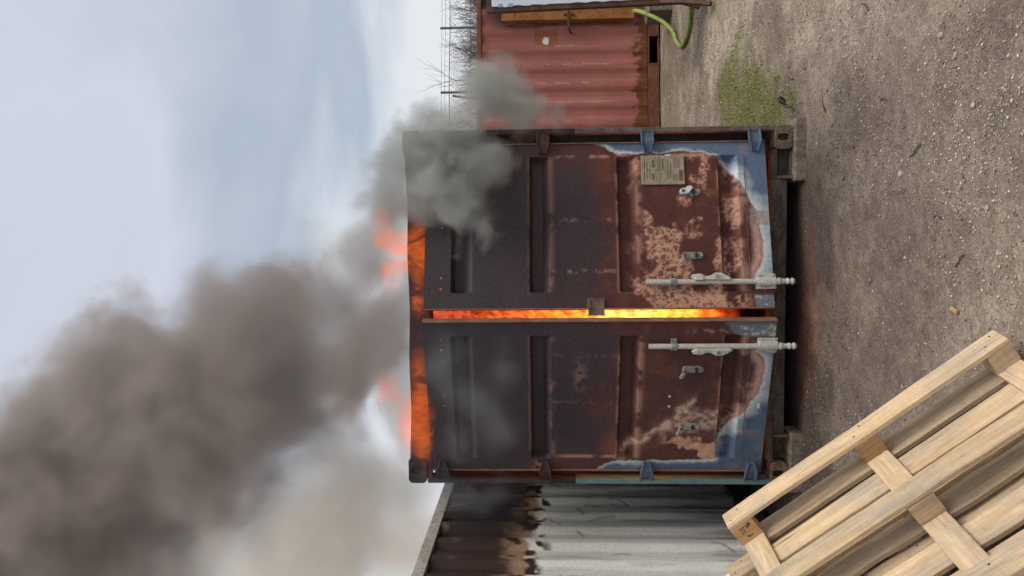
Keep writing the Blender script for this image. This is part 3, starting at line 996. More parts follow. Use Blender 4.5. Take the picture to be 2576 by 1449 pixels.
YT = -0.0066
PWD = PX1 - PX0
lettering('APPROVED FOR TRANSPORT', PX0 + 0.020, PZ1 - 0.026, 0.0125, YT, door_r, M['ink'], 0.155)
lettering('UNDER CUSTOMS SEAL', PX0 + 0.040, PZ1 - 0.043, 0.0125, YT, door_r, M['ink'], 0.118)
lettering('CSC SAFETY APPROVAL', PX0 + 0.030, PZ0 + 0.105, 0.0140, YT, door_r, M['ink'], 0.140)
# ruled boxes and worn-away small print
rl = MB()
ry0, ry1 = -0.0072, -0.0058
for z_ in (PZ1 - 0.098, PZ1 - 0.160):
    rl.box(PX0 + 0.012, PX1 - 0.010, ry0, ry1, z_, z_ + 0.0012)
rl.box(PX0 + 0.096, PX0 + 0.0972, ry0, ry1, PZ1 - 0.160, PZ1 - 0.098)
for x0, x1, z_, h_ in ((0.05, 0.155, -0.060, 0.006), (0.03, 0.075, -0.084, 0.014), (0.118, 0.170, -0.088, 0.018), (0.02, 0.085, -0.122, 0.004), (0.03, 0.088, -0.133, 0.004),
                       (0.104, 0.18, -0.114, 0.004), (0.104, 0.186, -0.126, 0.006), (0.106, 0.18, -0.148, 0.012), (0.05, 0.15, -0.196, 0.006), (0.024, 0.074, -0.214, 0.004), (0.024, 0.074, -0.226, 0.004), (0.024, 0.086, -0.238, 0.004)):
    x_ = x0
    k = 0
    while x_ < x1 - 0.004:
        w_ = min(0.004 + 0.006 * TBL[k, int(abs(z_) * 1000) % 256], x1 - x_)
        rl.box(PX0 + x_, PX0 + x_ + w_, ry0, ry1, PZ1 + z_, PZ1 + z_ + h_ * 0.8)
        x_ += w_ + 0.002
        k += 1
for i_ in range(5):
    for j_ in range(4):
        rl.box(PX0 + 0.115 + i_ * 0.014, PX0 + 0.124 + i_ * 0.014, ry0, ry1, PZ0 + 0.030 + j_ * 0.011, PZ0 + 0.034 + j_ * 0.011)
rl.box(PX0 + 0.026, PX0 + 0.098, ry0, ry1, PZ0 + 0.012, PZ0 + 0.036)
rl.build('plate_print', M['ink'], door_r)
# small clip on the left door's bottom rail
MB().box(0.492, 0.526, -0.012, 0.004, 0.240, 0.256).build('rail_clip', M['galv'], door_l, bevel=0.003)

# charred load inside
load = empty('burning_woodpile', BASE, YAW)
tag(load, 'charred stack of burning boards glowing between the doors of the container', 'wood')
for k in range(16):
    x0 = 0.75 + 0.05 * random.random()
    z0 = 0.16 + 0.052 * (k % 8)
    y0 = 0.42 + 0.34 * (k // 8)
    bm_ = MB().box(0, 0.9 + 0.2 * random.random(), 0, 0.10, 0, 0.03).build('board', M['inner'], load, bevel=0.004)
    bm_.location = (x0, y0 + 0.04 * random.random(), z0)
    bm_.rotation_euler = (random.uniform(-.08, .08), random.uniform(-.05, .05), random.uniform(-.12, .12))
for k in range(3):
    bm_ = MB().box(0, 0.11, 0, 0.11, 0, 0.16 + 0.05 * k).build('post_stub', M['inner'], load, bevel=0.006)
    bm_.location = (1.06 + 0.12 * k, 0.26 + 0.03 * k, 0.137)

# timber packers under the castings
for k, (u0, u1) in enumerate(((2.068, 2.48), (-0.04, 0.37))):
    o = MB().box(0, u1 - u0, -0.05, 0.17, 0, 0.10).build('timber_packer', M['ash_wood'], None, bevel=0.006)
    p = BASE + Vector((ex[0] * u0, ex[1] * u0, 0))
    o.location = (p.x, p.y, BASE.z - 0.0995)
    o.rotation_euler = (0, 0, YAW)
    tag(o, ['weathered timber packer under the container corner beside the mossy gravel', 'weathered timber packer under the container corner beside the white container'][k], 'timber')

# ------------------------------------------------------------------ white container alongside
white = empty('shipping_container', (-2.045, 3.4, 0.03), R(-6.0))
tag(white, 'white ribbed shipping container with soot-blackened and rust-blistered upper side wall', 'container')


def white_col(X, Z, Dp):
    n1, n2, n3 = fbm(X * 1.6, Z * 1.6, 4, 101), fbm(X * 9, Z * 6, 5, 104), fbm(X * 30, Z * 22, 4, 108)
    nv = fbm(X * 22, Z * 1.6, 4, 111)
    C = np.tile(np.array([0.70, 0.70, 0.655]), (*X.shape, 1)) * (0.88 + 0.24 * n1[..., None])
    C = mixc(C, [0.25, 0.235, 0.205], 0.45 * sst(0.5, 0.7, nv))
    C = mixc(C, [0.16, 0.13, 0.10], 0.55 * sst(0.85, 0.2, Z + 0.5 * (n2 - 0.5)) * sst(0.5, 0.66, nv + 0.1))
    # scattered dents and rusty scratches
    rg = np.random.default_rng(5)
    for k in range(46):
        cx, cz = rg.uniform(1.2, 4.2), rg.uniform(0.35, 1.7)
        an = rg.normal(1.5, 0.5)
        ln = rg.uniform(0.02, 0.11)
        dx, dz = math.cos(an) * ln, math.sin(an) * ln
        dd = segdist(X, Z, [(cx - dx, cz - dz), (cx + 0.2 * dz, cz), (cx + dx, cz + dz)])
        C = mixc(C, [0.22, 0.145, 0.095], 0.75 * np.exp(-(dd / (0.006 + 0.008 * rg.random())) ** 2))
    # greyer on the gap side, towards the neighbour
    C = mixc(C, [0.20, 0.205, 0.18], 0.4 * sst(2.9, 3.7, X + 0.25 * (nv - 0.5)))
    # heat line: blistered tan, then brown-black, then soot
    zb = 1.86 - 0.03 * (X - 2.0) + 0.03 * np.sin(X * 22.4)
    e = Z - zb + 0.20 * (n2 - 0.5)
    C = mixc(C, np.array([0.33, 0.215, 0.135]) * (0.7 + 0.6 * n3[..., None]), sst(-0.075, -0.02, e))
    brown = np.array([0.042, 0.026, 0.022])
    bl = sst(0.54, 0.58, fbm(X * 11, Z * 8, 3, 119)) * sst(-0.15, -0.10, e) * sst(0.10, 0.05, e)
    C = mixc(C, brown, bl)
    C = mixc(C, brown, sst(0.02, 0.20, e + 0.14 * (n3 - 0.5)))
    C = mixc(C, [0.016, 0.015, 0.017], 0.9 * sst(1.9, 2.6, X + 0.3 * (n1 - 0.5)) * sst(-0.06, 0.15, e))
    C = mixc(C, [0.25, 0.17, 0.12], 0.5 * sst(2.30, 2.40, Z) * sst(0.55, 0.65, n2))
    return np.clip(C, 0.01, 0.8)


corr_wall('side_wall', 5.76, 0.16, 2.50, 170, 5, white_col, white, M['wall'], (-0.012, 0.15, 0), R(90))
plain = lambda X, Z, Dp: np.tile(np.array([0.33, 0.36, 0.365]), (*X.shape, 1)) * (0.8 + 0.4 * fbm(X * 2, Z * 2, 4, 130)[..., None])
corr_wall('side_wall', 5.76, 0.16, 2.50, 14, 1, plain, white, M['wall'], (-2.426, 5.91, 0), R(-90))
corr_wall('end_wall', 2.2, 0.14, 2.48, 14, 1, plain, white, M['wall'], (-2.32, 0.02, 0), 0.0)
corr_wall('end_wall', 2.2, 0.14, 2.48, 14, 1, plain, white, M['wall'], (-0.12, 6.04, 0), R(180))
for x0 in (-0.062, -2.438):
    MB().box(x0, x0 + 0.062, 0.165, 5.895, 2.50, 2.585).build('top_rail', M['whiterail'], white, bevel=0.006)
    MB().box(x0, x0 + 0.062, 0.165, 5.895, 0.0, 0.16).build('bottom_rail', M['darkrail'], white, bevel=0.004)
    for y0 in (0.0, 5.90):
        MB().box(x0 - 0.02 if x0 < -1 else x0 - 0.08, x0 + 0.06, y0, y0 + 0.16, 0.12, 2.47).build('corner_post', M['whiterail'], white, bevel=0.005)
        for z0 in (0.0, 2.471):
            MB().box(x0 - 0.02 if x0 < -1 else x0 - 0.1, x0 + 0.064, y0 - 0.003, y0 + 0.163, z0, z0 + 0.119).build('corner_casting', M['whiterail'], white, bevel=0.006)
MB().box(-2.37, -0.065, 0.1, 5.96, 2.535, 2.55).build('roof_panel', M['whiterail'], white)
MB().box(-2.37, -0.065, 0.1, 5.96, 0.10, 0.13).build('floor_panel', M['darkrail'], white)

# ------------------------------------------------------------------ red container across the yard
RX = -0.55
red = empty('shipping_container', (RX, 11.17, 0.03), R(1.8))
tag(red, 'brick-red ribbed shipping container with rust-eaten lower edge beyond the mossy gravel', 'container')


def red_col(X, Z, Dp):
    x, z = X + RX, Z + 0.03
    n1, n2, n3 = fbm(x * 1.2, z * 1.4, 4, 140), fbm(x * 7, z * 4, 5, 143), fbm(x * 20, z * 16, 4, 147)
    nv = fbm(x * 26, z * 2.0, 4, 150)
    C = np.tile(np.array([0.36, 0.128, 0.102]), (*X.shape, 1)) * (0.86 + 0.28 * n1[..., None])
    C = mixc(C, [0.24, 0.078, 0.052], 0.6 * sst(1.75, 2.4, z))
    C = mixc(C, [0.42, 0.175, 0.14], 0.4 * sst(0.5, 0.7, n1))
    # rust-eaten foot with ragged upper edge
    e = z - 0.36 - 0.16 * (nv - 0.5) - 0.34 * (n2 - 0.5) - 0.2 * (n3 - 0.5)
    C = mixc(C, [0.17, 0.062, 0.022], sst(0.02, -0.03, e))
    C = mixc(C, [0.06, 0.03, 0.02], 0.6 * sst(0.03, -0.02, e) * sst(0.50, 0.60, nv + 0.25 * (n2 - 0.5)) * sst(0.20, 0.32, z))
    # rectangle of newer orange primer with flaked white
    pr = sst(3.40, 3.43, x) * sst(3.80, 3.77, x) * sst(1.49, 1.52, z) * sst(1.88, 1.85, z)
    C = mixc(C, [0.27, 0.085, 0.035], 0.85 * pr)
    w = np.exp(-(((x - 3.56 + 0.1 * (n2 - 0.5)) / 0.10) ** 2 + ((z - 1.68) / 0.085) ** 2))
    C = mixc(C, [0.68, 0.68, 0.69], sst(0.45, 0.51, 0.55 * n2 + 0.45 * n3 - 0.5 * (1 - w) + 0.05) * sst(0.15, 0.3, w))
    # pale scratches down the rib edges
    ph = (X % 0.28)
    for q0, am in ((0.068, 1.0), (0.045, 0.6)):
        k = np.exp(-((ph - q0) / 0.010) ** 2) * sst(0.50, 0.58, fbm(x * 40, z * 7, 3, 155)) * sst(0.55, 0.8, z) * sst(2.05, 1.7, z) * sst(0.38, 0.55, fbm(np.floor(X / 0.28) * 3.1, z * 1.1, 2, 158))
        C = mixc(C, [0.50, 0.34, 0.27], 0.75 * am * k)
    # soot by the neighbouring frame
    C = mixc(C, [0.028, 0.022, 0.022], 0.94 * sst(3.66, 3.98, x + 0.25 * (n2 - 0.5) + 0.28 * (z - 2.0)) * sst(0.6, 1.3, z) * sst(2.75, 2.35, z + 0.4 * (4.0 - x)))
    C = mixc(C, [0.025, 0.02, 0.02], sst(3.98, 4.05, x))
    return np.clip(C, 0.01, 0.8)


corr_wall('side_wall', 5.76, 0.16, 2.62, 150, 4, red_col, red, M['wall'], (0.15, 0.012, 0), 0.0, dep=0.024)
rplain = lambda X, Z, Dp: np.tile(np.array([0.25, 0.08, 0.06]), (*X.shape, 1)) * (0.8 + 0.4 * fbm(X * 2, Z * 2, 4, 160)[..., None])
corr_wall('side_wall', 5.76, 0.16, 2.62, 12, 1, rplain, red, M['wall'], (5.91, 2.426, 0), R(180))
corr_wall('end_wall', 2.2, 0.14, 2.60, 12, 1, rplain, red, M['wall'], (0.02, 2.32, 0), R(-90))
corr_wall('end_wall', 2.2, 0.14, 2.60, 12, 1, rplain, red, M['wall'], (6.04, 0.12, 0), R(90))
MB().box(0.10, 5.95, 0.05, 2.39, 2.64, 2.655).build('roof_panel', M['redrust'], red)
for y0 in (0.0, 2.376):
    MB().box(0.165, 5.895, y0, y0 + 0.062, 2.62, 2.69).build('top_rail', M['redrust'], red, bevel=0.008)
    mb = MB()
    # bottom rail with open fork pockets
    xp = (4.10 - RX - 0.02, 3.56 - 0.03 - RX)
    px0, px1 = 3.30 - RX, 3.70 - RX
    qx0, qx1 = 1.25 - RX, 1.65 - RX
    for a_, b_ in ((0.165, qx0), (qx1, px0), (px1, 5.895)):
        mb.box(a_, b_, y0, y0 + 0.062, 0.0, 0.158)
    for a_, b_ in ((qx0, qx1), (px0, px1)):
        mb.box(a_, b_, y0, y0 + 0.062, 0.0, 0.012)
        mb.box(a_, b_, y0, y0 + 0.062, 0.140, 0.158)
    mb.build('bottom_rail', M['redrust'], red, bevel=0.003)
for a_ in (1.25 - RX, 3.30 - RX):
    t_ = MB()
    t_.box(a_ - 0.012, a_, 0.063, 2.37, 0.0, 0.15)
    t_.box(a_ + 0.40, a_ + 0.412, 0.063, 2.37, 0.0, 0.15)
    t_.box(a_ - 0.012, a_ + 0.412, 0.063, 2.37, 0.1505, 0.156)
    t_.build('fork_tunnel', M['darkrail'], red)
for x0 in (0.0, 5.90):
    for y0 in (0.0, 2.28):
        MB().box(x0, x0 + 0.16, y0, y0 + 0.16, 0.12, 2.58).build('corner_post', M['redrust'], red, bevel=0.005)
        for z0 in (0.0, 2.581):
            MB().box(x0 - 0.003, x0 + 0.163, y0 - 0.003, y0 + 0.163, z0, z0 + 0.119).build('corner_casting', M['redrust'], red, bevel=0.006)
MB().box(0.1, 5.95, 0.07, 2.37, 0.16, 0.18).build('floor_panel', M['darkrail'], red)
# rusty channel bolted upright against the side, with its hook
cx0 = 3.93 - RX
MB().prism([(cx0, -0.12), (cx0 + 0.17, -0.12), (cx0 + 0.17, 0.01), (cx0 + 0.16, 0.01), (cx0 + 0.16, -0.11), (cx0 + 0.01, -0.11), (cx0 + 0.01, 0.01), (cx0, 0.01)], 'z', 0.37, 2.31).build('cover_channel', M['orange'], red, bevel=0.003)
hk = MB()
hk.box(cx0 - 0.15, cx0 + 0.12, -0.15, -0.121, 1.315, 1.345)
hk.tube([(cx0 - 0.14, -0.135, 1.33), (cx0 - 0.15, -0.10, 1.31), (cx0 - 0.15, -0.04, 1.30), (cx0 - 0.15, 0.02, 1.30)], 0.014, 8)
hk.build('hook', M['brownframe'], red, bevel=0.003)
for dz in (-0.06, 0.05):
    MB().tube([(cx0 + 0.07, -0.12, 1.33 + dz), (cx0 + 0.07, -0.15, 1.33 + dz)], 0.022, 6).build('bolt', M['brownframe'], red)

# ------------------------------------------------------------------ white sheet in a brown frame
pan = empty('framed_panel', (3.02, 8.15, 0.06), 0.0)
tag(pan, 'upright white sheet panel in a rusty brown steel frame beside the red container', 'panel')
pan.rotation_euler = (0, R(-1.6), R(2))
PWX, PH = 1.5, 2.27
MB().prism([(0, 0), (0.07, 0), (0.07, 0.008), (0.008, 0.008), (0.008, 0.06), (0, 0.06)], 'z', 0.0, PH).build('frame_stile', M['brownframe'], pan, bevel=0.002)
MB().box(PWX - 0.06, PWX, 0, 0.06, 0, PH).build('frame_stile', M['brownframe'], pan, bevel=0.002)
MB().box(0.071, PWX - 0.061, 0.001, 0.055, 0.0, 0.06).build('frame_rail', M['brownframe'], pan, bevel=0.002)
MB().box(0.071, PWX - 0.061, 0.001, 0.055, PH - 0.06, PH).build('frame_rail', M['brownframe'], pan, bevel=0.002)
sh = MB()
n = 40
vs, fs = [], []
for k in range(n):
    z_ = 0.02 + (PH - 0.075) * k / (n - 1)
    xl = 0.052 + 0.004 * math.sin(k * 1.7) + 0.003 * math.sin(k * 4.1)
    vs += [(xl, -0.012, z_), (PWX - 0.03, -0.012, z_), (PWX - 0.03, -0.002, z_), (xl, -0.002, z_)]
for k in range(n - 1):
    for q_ in range(4):
        fs.append((k * 4 + q_, k * 4 + (q_ + 1) % 4, k * 4 + 4 + (q_ + 1) % 4, k * 4 + 4 + q_))
fs += [(0, 1, 2, 3), tuple(4 * (n - 1) + q_ for q_ in range(4))]
sh.add(vs, fs).build('sheet', M['sheetwhite'], pan)
for k in range(3):
    MB().box(0.040, 0.078, -0.016, -0.0125, 1.99 + 0.055 * k, 2.035 + 0.055 * k).build('sticker', M['bluelabel'] if k != 1 else M['white'], pan)
for z_ in (0.25, 0.9, 1.3, 1.72):
    MB().tube([(0.035, -0.001, z_), (0.035, -0.02, z_)], 0.012, 6).build('bolt', M['brownframe'], pan)
ft = MB()
ft.tube([(0.03, 0.02, 0.42), (-0.05, -0.15, 0.20), (-0.18, -0.38, -0.02)], 0.03, 4)
ft.build('brace', M['brownframe'], pan, bevel=0.002)
MB().box(-0.02, 0.30, -0.42, -0.34, -0.05, 0.02).build('foot', M['brownframe'], pan, bevel=0.004)
MB().prism([(0.0, 0.30), (-0.09, 0.02), (0.02, -0.05), (0.05, 0.3)], 'y', -0.05, -0.015).build('gusset', M['brownframe'], pan, bevel=0.002)

# weathered block and green hose on the ground
o = MB().box(-0.11, 0.11, -0.15, 0.15, -0.02, 0.33).build('timber_block', M['greywood'], None, bevel=0.012)
o.location = (3.76, 10.45, 0.0)
o.rotation_euler = (R(3), R(-4), R(20))
tag(o, 'grey weathered timber block standing on the ground behind the green hose', 'timber')
hp = [(3.80, 10.55, 0.48), (3.74, 10.40, 0.42), (3.60, 10.20, 0.28), (3.46, 10.05, 0.15), (3.30, 9.95, 0.045), (3.16, 9.85, 0.025), (3.04, 9.66, 0.025), (2.965, 9.47, 0.025), (2.95, 9.25, 0.025), (2.98, 9.05, 0.026), (3.08, 8.90, 0.03), (3.25, 8.82, 0.035), (3.5, 8.76, 0.03), (3.9, 8.72, 0.03), (4.5, 8.75, 0.03)]


def smooth_path(P, n=6):
    P = [Vector(p) for p in P]
    out = []
    for i in range(len(P) - 1):
        p0, p1, p2, p3 = P[max(i - 1, 0)], P[i], P[i + 1], P[min(i + 2, len(P) - 1)]
        for k in range(n):
            t_ = k / n
            out.append(0.5 * ((2 * p1) + (p2 - p0) * t_ + (2 * p0 - 5 * p1 + 4 * p2 - p3) * t_ ** 2 + (3 * p1 - p0 - 3 * p2 + p3) * t_ ** 3))
    out.append(P[-1])
    return out


tag(MB().tube(smooth_path(hp), 0.027, 10).build('hose', M['hose'], None, smooth=True), 'yellow-green hose looping from the red container down onto the gravel', 'hose')

# ------------------------------------------------------------------ fence and bare shrubs beyond
fen = empty('wire_fence', (0, 13.2, 0))
tag(fen, 'thin wire mesh fence with slim grey posts behind the red container', 'fence')
for px_ in (-1.1, 0.0, 1.13, 2.28, 3.43, 4.55, 5.7, 6.85):
    MB().tube([(px_, 0, -0.1), (px_ - 0.02, 0, 3.52)], 0.022, 8).build('post', M['fence'], fen)
MB().tube([(2.9, 0.3, -0.1), (3.36, 0.04, 3.32)], 0.02, 8).build('brace_post', M['fence'], fen)
for z_, r_ in ((3.50, 0.003), (3.44, 0.003), (3.36, 0.007), (3.0, 0.006), (2.2, 0.006), (1.1, 0.006)):
    MB().tube([(x_, 0.0, z_ + 0.012 * math.sin(x_ * 2.3)) for x_ in np.linspace(-1.3, 7.2, 40)], r_, 5).build('line_wire', M['fence'], fen)
ms = MB()
for k in range(-40, 130):
    for sg in (1, -1):
        x0 = -1.3 + k * 0.075
        xa, xb = x0, x0 + sg * 2.6
        za, zb = 0.75, 3.35
        pa, pb = Vector((xa, 0.004 * sg, za)), Vector((xb, 0.004 * sg, zb))
        lo_, hi_ = -1.3, 7.2
        if max(xa, xb) < lo_ or min(xa, xb) > hi_: continue
        d_ = pb - pa
        t0, t1 = 0.0, 1.0
        if d_.x:
            a_, b_ = (lo_ - pa.x) / d_.x, (hi_ - pa.x) / d_.x
            t0, t1 = max(t0, min(a_, b_)), min(t1, max(a_, b_))
        if t1 - t0 < 0.02: continue
        ms.tube([pa + d_ * t0, pa + d_ * t1], 0.0016, 3, cap=False)
ms.build('mesh_wire', M['fence'], fen, fix=False)


def shrub(loc, h, seed, label):
    rg = random.Random(seed)
    root = empty('bare_shrub', loc)
    tag(root, label, 'shrub', 'bare shrubs beyond the fence')
    st, cr_ = MB(), MB()
    tips = []
    for k in range(12):
        a_ = rg.uniform(0, 6.28)
        le = rg.uniform(0.15, 0.95)
        p0 = Vector((0.08 * math.cos(a_), 0.08 * math.sin(a_), -0.05))
        p1 = p0 + Vector((le * 0.4 * math.cos(a_), le * 0.4 * math.sin(a_), h * 0.35))
        p2 = p1 + Vector((le * 0.6 * math.cos(a_ + .4), le * 0.6 * math.sin(a_ + .4), h * 0.35))
        st.tube([p0, p1, p2], [0.03, 0.022, 0.012], 5, cap=False)
        tips.append((p0, p1, p2))
    def twig(p, d, ln, r_, lev):
        q1 = p + d * ln * 0.5 + Vector((rg.uniform(-1, 1), rg.uniform(-1, 1), rg.uniform(-.3, .6))) * ln * 0.06
        q2 = q1 + (d + Vector((rg.uniform(-.25, .25), rg.uniform(-.25, .25), rg.uniform(0, .25)))).normalized() * ln * 0.5
        cr_.tube([p, q1, q2], [r_, r_ * 0.7, r_ * 0.35], 3, cap=False)
        if lev:
            for j in range(rg.choice((2, 3, 3, 4))):
                b0 = p.lerp(q2, rg.uniform(0.25, 0.9))
                dd = (d + Vector((rg.uniform(-.9, .9), rg.uniform(-.9, .9), rg.uniform(-.1, .6)))).normalized()
                twig(b0, dd, ln * rg.uniform(0.4, 0.7), r_ * 0.6, lev - 1)
    for p0, p1, p2 in tips:
        for j in range(30):
            b0 = p1.lerp(p2, rg.uniform(-0.6, 1.0))
            a_ = rg.uniform(0, 6.28)
            dd = Vector((0.55 * math.cos(a_), 0.55 * math.sin(a_), rg.uniform(0.45, 1.1))).normalized()
            twig(b0, dd, h * rg.uniform(0.14, 0.32), 0.010, 2)
    st.build('trunk', M['twig'], root, fix=False)
    cr_.build('crown', M['twig'], root, fix=False)


for k, (x_, y_, h_) in enumerate(((2.7, 15.6, 3.15), (3.3, 15.1, 3.4), (3.8, 15.9, 3.7), (4.3, 15.2, 3.3), (4.8, 15.8, 3.6), (5.3, 15.3, 3.4), (5.9, 16.0, 3.7), (6.5, 15.5, 3.5))):
    shrub((x_, y_, 0), h_, 30 + k, 'leafless grey-brown shrub showing above the red container behind the wire fence')

# ------------------------------------------------------------------ pallets leaning in the foreground
AX = Vector((0.61003655, -0.15011577, -0.77802356))
AY = Vector((0.29977291, 0.95263346, 0.05124154))
AZ = Vector((0.73347911, -0.2644896, 0.62614187))
PO = Vector((-0.89469293, 3.01570557, -0.6837182 + CAMZ))


def plank(name, L, W_, T, mat, parent, loc, rz=0.0, rough=0.0, seed=0, wane=0.0, tilt=0.0):
    """board along local x, centred, with slightly uneven edges"""
    rg = np.random.default_rng(seed)
    n = 28 if L > 0.5 else 10
    xs_ = np.linspace(-L / 2, L / 2, n)
    ea = rough * np.cumsum(rg.normal(0, 1, n)) / math.sqrt(n)
    eb = rough * np.cumsum(rg.normal(0, 1, n)) / math.sqrt(n)
    ew = rough * 0.5 * np.cumsum(rg.normal(0, 1, n)) / math.sqrt(n)
    wn_ = wane * np.abs(np.sin(np.linspace(0.4, 3.6, n) + rg.random())) * (0.4 + 0.6 * rg.random(n))
    c_ = 0.0022
    vs, fs = [], []
    for i in range(n):
        a_, b_ = -W_ / 2 + ea[i] + wn_[i], W_ / 2 + eb[i]
        z0, z1 = -T / 2 + ew[i], T / 2 + ew[i]
        e_ = c_ if 0 < i < n - 1 else c_ * 1.8
        x_ = xs_[i]
        vs += [(x_, a_ + e_, z0), (x_, b_ - e_, z0), (x_, b_, z0 + e_), (x_, b_, z1 - e_), (x_, b_ - e_, z1), (x_, a_ + e_, z1), (x_, a_, z1 - e_), (x_, a_, z0 + e_)]
    for i in range(n - 1):
        for k in range(8):
            fs.append((i * 8 + k, i * 8 + (k + 1) % 8, (i + 1) * 8 + (k + 1) % 8, (i + 1) * 8 + k))
    fs += [tuple(range(8))[::-1], tuple((n - 1) * 8 + k for k in range(8))]
    o = MB().add(vs, fs).build(name, mat, parent)
    o.location = loc
    o.rotation_euler = (0, tilt, rz)
    return o


def make_pallet(mw, label, seed, old=False):
    root = empty('wooden_pallet')
    root.matrix_world = mw
    tag(root, label, 'pallet')
    wd = M['woodold_shaded'] if old else M['wood']
    t1, hb, t2, t3 = 0.019, 0.0825, 0.020, 0.021
    rows = (0.042, 0.4355, 0.842)
    cols_ = (0.046, 0.600, 1.154)
    for k, y_ in enumerate(rows):
        plank('bottom_board', 1.2, 0.086, t1, wd, root, (0.6, -y_, -t1 / 2), 0, 0.0035, seed + k)
        for j, x_ in enumerate(cols_):
            mt = wd
            if not old and (j, k) in ((1, 0), (0, 0)): mt = M['woodblock']
            if not old and (j, k) == (1, 1): mt = M['woodold_shaded']
            plank('block', 0.094, 0.084, hb, mt, root, (x_, -y_ - 0.002, -t1 - hb / 2), 0, 0.0015, seed + 10 + k * 3 + j)
            for q_ in ((-0.022, -0.015), (0.018, 0.02)):
                MB().tube([(x_ + q_[0], -y_ + q_[1], -0.002), (x_ + q_[0], -y_ + q_[1], 0.0008)], 0.0032, 8).build('nail', M['nail'], root)
    for j, x_ in enumerate(cols_):
        plank('cross_board', 0.884, 0.090, t2, wd, root, (x_, -0.442, -t1 - hb - t2 / 2), R(90), 0.003, seed + 30 + j)
    zt = -t1 - hb - t2 - t3 / 2
    for k, (a_, b_) in enumerate(((0.0, 0.098), (0.142, 0.236), (0.272, 0.362), (0.388, 0.486), (0.534, 0.632), (0.664, 0.752), (0.786, 0.884))):
        mt = M['woodold_shaded'] if (k in (0, 3) or old) else wd  # outer deck board takes the weathered tone to paint its shade
        plank('deck_board', 1.2, b_ - a_, t3, mt, root, (0.6, -(a_ + b_) / 2, zt), 0, 0.004, seed + 50 + k, wane=0.022 if k == 3 else 0.0)
    return root


MW = Matrix(((AX.x, AY.x, AZ.x, PO.x), (AX.y, AY.y, AZ.y, PO.y), (AX.z, AY.z, AZ.z, PO.z), (0, 0, 0, 1)))
pal = make_pallet(MW, 'pale new-wood pallet leaning with its skids outward in front of the burning container', 200)
# burnt-in stamp on the corner block: a frame with worn characters
stp = MB()
yb_ = -0.0858 - 0.001
S0 = (0.030, -0.085)
for a_, b_, c_, d_ in ((0.0, 0.040, 0.0, 0.0016), (0.0, 0.0016, -0.030, 0.0), (0.010, 0.013, -0.024, -0.006), (0.024, 0.036, -0.010, -0.007), (0.008, 0.012, -0.050, -0.040), (0.014, 0.022, -0.048, -0.046), (0.016, 0.018, -0.052, -0.042), (0.026, 0.030, -0.048, -0.044), (0.034, 0.046, 0.002, 0.004), (0.036, 0.038, -0.006, 0.008), (0.042, 0.044, -0.006, 0.008)):
    stp.box(S0[0] + a_, S0[0] + b_, yb_ - 0.0012, yb_ + 0.003, -0.034 + c_, -0.034 + d_)
stp.build('burnt_stamp', M['nail'], pal)
M2 = MW @ Matrix.Translation((-0.112, -0.06, -0.158))
make_pallet(M2, 'grey-brown weathered pallet leaning behind the pale pallet', 400, old=True)
# white board behind them
wb = MB().box(0, 1.28, -0.9, 0.0, -0.018, 0.0).build('white_board', M['cream'], None, bevel=0.002)
wb.matrix_world = MW @ Matrix.Translation((-0.235, 0.09, -0.312))
tag(wb, 'cream white board leaning behind the two wooden pallets', 'board')
# packing case that carries the lean
case = empty('packing_case', (-1.72, 2.05, 0), R(-17))
tag(case, 'low plywood packing case behind the leaning pallets', 'crate')
for k, (b_) in enumerate(((0, 0.38, 0, 0.02), (0, 0.38, 0.70, 0.72), (0, 0.02, 0.021, 0.699), (0.36, 0.38, 0.021, 0.699))):
    MB().box(b_[0], b_[1], b_[2], b_[3], 0, 0.62).build('side_panel', M['woodold_shaded'], case)
MB().box(-0.005, 0.385, -0.005, 0.725, 0.6205, 0.64).build('lid', M['woodold_shaded'], case)

# ------------------------------------------------------------------ gravel, stones, sticks, moss
def in_view(x, y, mrg=1.12):
    return (np.abs(x) < 0.378 * y * mrg + 0.1)


m, nt, b = nodes('gravel_chips')
a = N(nt, 'ShaderNodeAttribute', attribute_name='Col')
nt.links.new(a.outputs['Color'], b.inputs['Base Color'])
b.inputs['Roughness'].default_value = 0.85
b.inputs['Specular IOR Level'].default_value = 0.25
M['chips'] = m
NP = 85000
py = 1.75 + (11.0 - 1.75) * RNG.random(NP) ** 1.35
pxx = (RNG.random(NP) * 2 - 1) * (0.40 * py + 0.15)
uu = (pxx - BASE.x) * ex[0] + (py - BASE.y) * ex[1]
dd = (pxx - BASE.x) * ey[0] + (py - BASE.y) * ey[1]
ok = ~((uu > -0.1) & (uu < CW + 0.1) & (dd > -0.08)) & ~((pxx < -1.5) & (py > 3.6)) & (py < 11.05)
clump = fbm(pxx * 1.3, py * 1.3, 4, 170)
ok &= RNG.random(NP) < sst(0.30, 0.62, clump) * 0.9 + 0.1
pxx, py, dd, uu = pxx[ok], py[ok], dd[ok], uu[ok]
n = len(pxx)
sz = 0.0022 + 0.0058 * RNG.random(n) ** 3.6 + 0.0010 * (py / 5)
sz[RNG.random(n) < 0.012] *= 1.9
octv = np.array([(1, 0, 0), (0.3, 0.95, 0), (-0.8, 0.55, 0), (-0.8, -0.55, 0), (0.3, -0.95, 0), (0.1, 0.1, 0.75), (0, 0, -0.6)])
octf = np.array([(0, 1, 5), (1, 2, 5), (2, 3, 5), (3, 4, 5), (4, 0, 5), (1, 0, 6), (2, 1, 6), (3, 2, 6), (4, 3, 6), (0, 4, 6)])
ang = RNG.random(n) * 6.283
asp = 0.65 + 0.7 * RNG.random(n)
jit = 1 + 0.35 * (RNG.random((n, 7, 3)) - 0.5)
V = octv[None] * jit
V = V * np.stack([sz * asp, sz / asp, sz * 0.8], 1)[:, None, :]
ca, sa = np.cos(ang)[:, None], np.sin(ang)[:, None]
